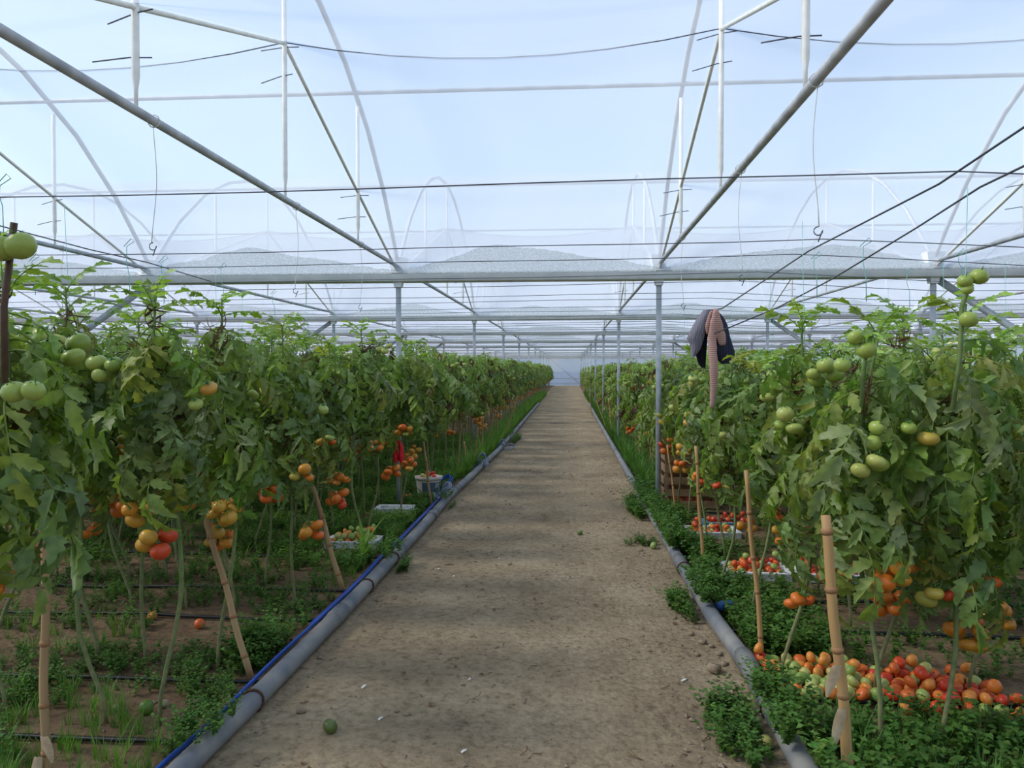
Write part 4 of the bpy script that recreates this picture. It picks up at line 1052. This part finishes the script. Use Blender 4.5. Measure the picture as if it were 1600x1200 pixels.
obj('cap', MB().add(*tube([(0.07, 0, 0.02), (0.09, 0, 0.02)], 0.016, 12)), M['paper'], t)
# broad strap-leaved plant by the tray
c = ground(592, 882); t = thing('strap_leaf_weed', 'young weed with broad upright strap leaves beside the blue hose', 'weed', (c.x-0.13, c.y, 0))
for (a, L, wd, lean) in ((0.2, 0.46, 0.040, 0.42), (2.6, 0.42, 0.034, 0.10), (1.2, 0.34, 0.03, 0.28), (-0.5, 0.24, 0.03, 0.6)):
    V = []
    for i in range(11):
        s = i/10; wv = wd*math.sin(math.pi*(0.12+0.88*s)**0.9); rr = lean*L*s**1.7; z = L*s*(1-0.12*s)
        for q in (-1, 0, 1): V.append((rr*math.cos(a)-q*wv*math.sin(a), rr*math.sin(a)+q*wv*math.cos(a)*0.8, z+abs(q)*wv*0.35))
    obj('strap_leaf', MB().add(V, gridf(11, 3), col=(0.17, 0.30, 0.06)), M['weed'], t)

# ------------------------------------------------------------------ weeds and grass
def sprig(rs, h, n, ls):
    mb = MB()
    for k in range(n):
        a = rs.uniform(0, 6.28); lean = rs.uniform(0.1, 0.9); hh = h*rs.uniform(0.6, 1.1); b = rs.uniform(0.75, 1.25)
        for q in range(9):
            s = 0.2+0.8*q/8; p = np.array([math.cos(a)*lean*hh*s*s, math.sin(a)*lean*hh*s*s, hh*s])
            l = ls*rs.uniform(0.7, 1.3); w_ = l*0.42; aa = rs.uniform(0, 6.28)
            V = np.array([(0, 0, 0), (l*0.5, w_, 0.15*l), (l, 0, -0.1*l), (l*0.5, -w_, 0.15*l)]) @ euler(rs.uniform(-.4, .4), rs.uniform(-0.5, 0.4), aa).T + p
            mb.add(V, [(0, 1, 2), (0, 2, 3)], col=(b*rs.uniform(0.85, 1.15), b, b))
    return mb.arrays()
WS = random.Random(5)
SPR = [sprig(WS, 0.15, 6, 0.026) for _ in range(7)]
def tuft(rs, h, n):
    mb = MB()
    for k in range(n):
        a = rs.uniform(0, 6.28); ln = h*rs.uniform(0.5, 1.1); le = rs.uniform(0.1, 0.7); w_ = 0.0035; b = rs.uniform(0.8, 1.3)
        d = np.array([math.cos(a), math.sin(a), 0]); sdv = np.array([-d[1], d[0], 0])*w_; o_ = d*rs.uniform(0, 0.04)
        P = [o_+d*le*ln*s*s+np.array([0, 0, ln*s]) for s in (0, 0.55, 1)]
        V = [P[0]-sdv, P[0]+sdv, P[1]-sdv, P[1]+sdv, P[2]]
        mb.add(V, [(0, 1, 3), (0, 3, 2), (2, 3, 4)], col=(b, b, b))
    return mb.arrays()
TUF = [tuft(WS, 0.22, 14) for _ in range(6)]
# voxels filled by solid things: single weed leaves and blades inside them are left out
VS = 0.015; OCC = []
def vkey(P):
    q = np.floor(np.asarray(P)/VS).astype(np.int64)+(1 << 16); return (q[..., 0] << 40) | (q[..., 1] << 20) | q[..., 2]
def fill_tube(P, r):
    P = np.asarray([tuple(p) for p in P], float); Q = []
    for a, b in zip(P[:-1], P[1:]):
        n = max(2, int(np.linalg.norm(b-a)/0.01)+1); Q.append(a+(b-a)*np.linspace(0, 1, n)[:, None])
    Q = np.vstack(Q); st = VS*0.72; m = int((r+0.014)/st)+1; g_ = np.arange(-m, m+1)*st; G = np.stack(np.meshgrid(g_, g_, g_), -1).reshape(-1, 3); G = G[np.linalg.norm(G, axis=1) < r+0.014]
    for i in range(0, len(Q), 4000): OCC.append(np.unique(vkey(Q[i:i+4000, None]+G[None])))
def fill_box(lo, hi):
    ax = [np.arange(lo[i]-0.01, hi[i]+0.01+VS, VS*0.9) for i in range(3)]; OCC.append(np.unique(vkey(np.stack(np.meshgrid(*ax), -1).reshape(-1, 3))))
for fx in (pxl, pxr): fill_tube([(fx(y), y, 0.05) for y in np.arange(1.6, 34.4, 0.25)], 0.056)
for P in HOSES: fill_tube(P, 0.009)
for P in DRIPS: fill_tube(P, 0.011)
for P in STEMS:
    if P[0][1] < 50: fill_tube(P[P[:, 2] < 0.75], 0.010)
for y in GY:
    for x in CX: fill_tube([(x, y, 0), (x, y, 0.6)], 0.034)
for a_, k_ in STAKES:
    b_, t_ = stake_ends(*a_[:4]); fill_tube([b_, b_+(t_-b_)*min(1, 0.6/max(0.05, t_.z))], a_[4]*1.25+0.004+(0.035 if 'husk' in k_ else 0))
for lo, hi in BOXES[:7]: fill_box((lo[0]+0.01, lo[1]+0.01, -0.02), (hi[0]-0.01, hi[1]-0.01, hi[2]-0.02 if hi[2] > 0.5 else 0.10))
fill_tube([(bx, by, 0.10), (bx, by, 0.26)], 0.16); fill_tube([(bx, by, 0.02), (bx, by, 0.1)], 0.135)
c = ground(1140, 962); fill_tube([(c.x-0.1, c.y-0.03, 0.07), (c.x+0.1, c.y+0.03, 0.07)], 0.034)
for (x, y, z, r) in LOOSE: fill_tube([(x, y, z), (x, y, z+0.002)], r)
OCC = np.unique(np.concatenate(OCC))
def taken(P):
    k = vkey(P); i = np.minimum(np.searchsorted(OCC, k), len(OCC)-1); return OCC[i] == k
def bed(x, y):                                       # weeds that climb a pipe or hose lie on top of it
    if y < 34 and (abs(x-pxl(y)) < 0.07 or abs(x-pxr(y)) < 0.07 or (2.2 < y < 9 and -0.13 < x-pxl(y) < 0)): return 0.110
    return gz(x, y)
def blocked(x, y):
    if inside((x, y), HEAP) or inside((x+0.05, y+0.08), HEAP) or inside((x, y+0.14), HEAP): return True
    for x_, y_, rz_, w_, d_, h_, m_ in TRAYS:
        if abs(x-x_) < w_/2+0.05 and -d_/2-0.22 < y-y_ < d_/2+0.06: return True
    return abs(x-CRX) < 0.36 and abs(y-CRY) < 0.26 or (x-bx)**2+(y-by)**2 < 0.04
def weedstuff(name, pts, lib, label, cat, col, top=True):
    mb = MB(); C0 = np.array(col)
    for (x, y, s) in pts:
        V, F, C = R.choice(lib); b = U(0.75, 1.25)
        if lib is TUF:                                   # grass roots in the soil beside a pipe
            for px_, sg in ((pxl(y), -1), (pxr(y), 1)):
                if abs(x-px_) < 0.065: x = px_+sg*0.068
        V = (V*s) @ rot('Z', U(0, 6.28)).T + np.array([x, y, bed(x, y)-0.005])
        if lib is SPR:
            Q = V.reshape(-1, 4, 3); T = np.concatenate([Q, Q.mean(1)[:, None], (Q+np.roll(Q, 1, 1))/2], 1); per = 2
        else:
            Q = V.reshape(-1, 5, 3); c0, c1, c2 = (Q[:, 0]+Q[:, 1])/2, (Q[:, 2]+Q[:, 3])/2, Q[:, 4]; t = np.linspace(0, 1, 14)[None, :, None]
            T = np.concatenate([c0[:, None]*(1-t)+c1[:, None]*t, c1[:, None]*(1-t)+c2[:, None]*t], 1); per = 3
        cut = taken(T).any(1)
        if lib is SPR: cut = np.maximum.accumulate(cut.reshape(-1, 9), axis=1).reshape(-1)     # a shoot ends where something solid stops it
        F = F[np.repeat(~cut, per)]
        cc = C*C0*b*np.array((U(0.9, 1.2), 1, 1))
        if len(F): mb.add(V, F, cc)
    if not top: return mb
    o = obj(name, mb, M['weed']); return tag(o, label, cat, kind='stuff')
WG = (0.085, 0.185, 0.035); GG = (0.12, 0.25, 0.045)
pts = []
for k in range(2600):                        # lush strip by the pipe, tray side
    y = 2.7+U(0, 1)**1.5*13; x = pxr(y)+0.10+abs(R.gauss(0, 0.24)); 
    if 6.4 < y < 9.6: x -= 0.16
    if y < 3.75: x = pxr(y)+0.02+U(0, 1)**1.1*1.7
    if not blocked(x, y): pts.append((x, y, U(0.6, 1.25)))
for k in range(1900):
    y = U(2.7, 13); x = U(1.1, 1.2+0.45*y)
    if not blocked(x, y) and noise.noise((x*1.1, y*1.1, 7)) > -0.15: pts.append((x, y, U(0.45, 1.0)))
weedstuff('weeds', pts, SPR, 'dense small leaved green weeds beside the pipe, tray side', 'weeds', WG)
pts = []
for k in range(6500):
    y = 2.6+U(0, 1)**1.3*12; x = -(1.62+U(0, 1)**1.2*(0.72*y))
    rowd = min(abs(y-r_) for r_ in ROWS[:20])
    if not blocked(x, y) and noise.noise((x*0.9, y*1.4, 17)) > -0.12+0.3*(rowd > 0.3) - 0.25*(abs(x) < 1.9): pts.append((x, y, U(0.35, 0.8)))
for k in range(5200):
    y = 5.9+U(0, 1)*12; x = -(1.62+U(0, 1)**1.5*3.2)
    if not blocked(x, y) and noise.noise((x*0.7, y*0.9, 47)) > -0.25: pts.append((x, y, U(0.5, 1.1)))
weedstuff('weeds', pts, SPR, 'patchy small leaved weeds along the drip lines, hose side', 'weeds', WG)
pts = []
for k in range(2600):
    y = 2.6+U(0, 1)**1.2*14; x = -(1.64+U(0, 1)**1.3*(0.6*y))
    if not blocked(x, y) and noise.noise((x*0.8, y*1.1, 31)) > 0.08: pts.append((x, y, U(0.3, 0.65)))
for k in range(1500):
    y = 6.2+U(0, 1)*11; x = -(1.62+U(0, 1)**1.5*2.6)
    if not blocked(x, y): pts.append((x, y, U(0.4, 0.9)))
for k in range(2600):
    y = 11+U(0, 1)*36; x = pxl(y)-0.03-abs(R.gauss(0, 0.22)); pts.append((x, y, U(0.7, 1.5)))
weedstuff('grass', pts, TUF, 'long bright green grass along the pipe, hose side', 'grass', GG)
pts = []
for k in range(2300):
    y = 9.5+U(0, 1)*38; x = pxr(y)+0.03+abs(R.gauss(0, 0.2)); pts.append((x, y, U(0.7, 1.4)))
for k in range(260):
    y = U(2.6, 3.7); x = U(1.15, 2.3)
    if not blocked(x, y): pts.append((x, y, U(0.4, 0.9)))
weedstuff('grass', pts, TUF, 'long green grass among weeds along the pipe, tray side', 'grass', (0.085, 0.20, 0.035))
# single clumps that spill over the pipes on to the path
for (u, v, rx, ry, n, s, lab) in ((1090, 950, 0.20, 0.30, 110, 0.9, 'weed clump spilling over the pipe beside the crushed bottle'), (1185, 1150, 0.22, 0.32, 130, 0.9, 'weed clump sprawling over the pipe round the pale tomato'), (998, 798, 0.14, 0.55, 90, 1.1, 'weed clump on the path side of the first post'), (1005, 848, 0.20, 0.14, 30, 0.6, 'flattened weed clump lying on the path below the crates'),
                                 (618, 888, 0.10, 0.20, 40, 0.8, 'weed clump on the path side of the hose pipe near the strap leaves'), (700, 790, 0.08, 0.25, 26, 0.6, 'small weed clump at the pipe below the bucket'), (745, 735, 0.08, 0.4, 30, 0.7, 'small weed clump on the pipe beyond the bucket'), (310, 1175, 0.12, 0.22, 60, 0.7, 'weed clump climbing over the blue hose near its end'), (400, 1025, 0.12, 0.2, 50, 1.2, 'tall weed clump around the foot of the leaning cane stake'), (805, 688, 0.10, 1.0, 40, 0.9, 'weed clump on the pipe far beyond the bucket')):
    c = ground(u, v); pts = []
    for k in range(n):
        a = U(0, 6.28); r_ = math.sqrt(U(0, 1)); pts.append((c.x+rx*r_*math.cos(a), c.y+ry*r_*math.sin(a), s*U(0.6, 1.1)))
    mb = weedstuff('weed_clump', pts, SPR, '', '', WG, False)
    V, F, C = mb.arrays(); o = obj('weed_clump', MB().add(V-np.array([c.x, c.y, 0]), F, C), M['weed'], loc=(c.x, c.y, 0)); tag(o, lab, 'weed')

# ------------------------------------------------------------------ stones, twigs and scraps
STONES = []
def rock(r):
    V, F, C = make_tomato(random, 8, 5, 3, 0.15, 0.7); V = V.copy()
    for i in range(len(V)): V[i] *= r*(1+0.3*noise.noise(Vector(V[i])*1.7+Vector((U(0, .1), r*900, 0))))
    return V, F
for (u, v, r, lab) in ((1116, 1046, 0.042, 'largest tan clod lying beside the pipe at the tomato heap'), (1080, 990, 0.02, None), (1098, 1004, 0.024, None), (1112, 1010, 0.018, None), (1124, 1022, 0.02, None), (1090, 1022, 0.016, None), (1132, 1036, 0.022, None), (255, 1105, 0.03, None), (180, 1110, 0.025, None), (300, 1100, 0.022, None), (470, 1112, 0.022, None), (620, 1108, 0.013, None)):
    c = ground(u, v); V, F = rock(r); STONES.append((c.x, c.y, r)); o = obj('stone', MB().add(V, F), M['stone'], loc=(c.x, c.y, gz(c.x, c.y)+r*0.45))
    tag(o, lab or 'small tan stone lying on the bare soil', 'stone', None if lab else 'small stones on the soil')
mb = MB()
for k in range(2600):
    y = 2.4+U(0, 1)**1.8*12; e = U(0, 1)
    x = U(XPL, XPR) if e < 0.35 else (XPR-abs(R.gauss(0, 0.22)) if e < 0.65 else -1.6-U(0, 0.5*y) if e < 0.9 else XPL+abs(R.gauss(0, 0.12)))
    r = U(0.004, 0.012) if U(0, 1) < 0.93 else U(0.012, 0.02)
    V = np.array([(1, 0, 0), (-1, 0.2, 0), (0, 1, 0.1), (0.1, -1, 0), (0, 0, 0.8), (0.1, 0, -0.6)])*r*np.array([U(.7, 1.3), U(.7, 1.3), 0.9])
    W = V @ rot('Z', U(0, 6)).T+np.array([x, y, gz(x, y)+r*0.3])
    if not taken(W).any() and not any((x-a)**2+(y-b)**2 < (q*1.4+r)**2 for a, b, q in STONES): mb.add(W, [(0, 2, 4), (2, 1, 4), (1, 3, 4), (3, 0, 4), (2, 0, 5), (1, 2, 5), (3, 1, 5), (0, 3, 5)])
tag(obj('pebbles', mb, M['stone'], smooth=False), 'scattered pebbles and crumbs of soil on the path', 'pebbles', kind='stuff')
mb = MB()
for k in range(170):
    y = 2.6+U(0, 1)**1.5*20; x = U(XPL+0.1, XPR); L = U(0.02, 0.09); a = U(0, 6.28); z = gz(x, y)+0.004
    if pxl(y)+0.17 < x < pxr(y)-0.17: mb.add(*tube([(x, y, z), (x+L*.5*math.cos(a), y+L*.5*math.sin(a), z+0.006), (x+L*math.cos(a+.4), y+L*math.sin(a+.4), z)], U(0.0012, 0.003), 4))
for k in range(160):
    y = 2.6+U(0, 1)**1.3*24; x = U(XPL+0.1, XPR); l = U(0.015, 0.05); z = gz(x, y)+0.006
    V = np.array([(0, 0, 0), (l*.5, l*.35, 0.01), (l, 0, 0.002), (l*.5, -l*.3, 0.008)]) @ rot('Z', U(0, 6)).T+np.array([x, y, z])
    if not taken(V).any(): mb.add(V, [(0, 1, 2), (0, 2, 3)], mi=1)
tag(obj('litter', mb, [M['twig'], M['dry']]), 'dry twigs and leaf bits scattered on the path', 'litter', kind='stuff')
for (u, v) in ((735, 1059), (684, 888), (709, 899), (724, 1172), (594, 1121), (568, 1072), (780, 872), (648, 846), (832, 700), (795, 755), (1068, 1062)):
    c = ground(u, v); l = U(0.02, 0.045); n = 4
    V = [(l*(i/3-0.5), 0.008*(j-0.5)*(1+i % 2), 0.004+0.006*((i+j) % 2)) for i in range(4) for j in range(2)]
    o = obj('paper_scrap', MB().add(V, gridf(4, 2)), M['paper'], loc=(c.x, c.y, gz(c.x, c.y)+0.003), rz=U(0, 3)); tag(o, 'tiny white scrap lying on the bare dirt path', 'scrap', 'white scraps on the path')
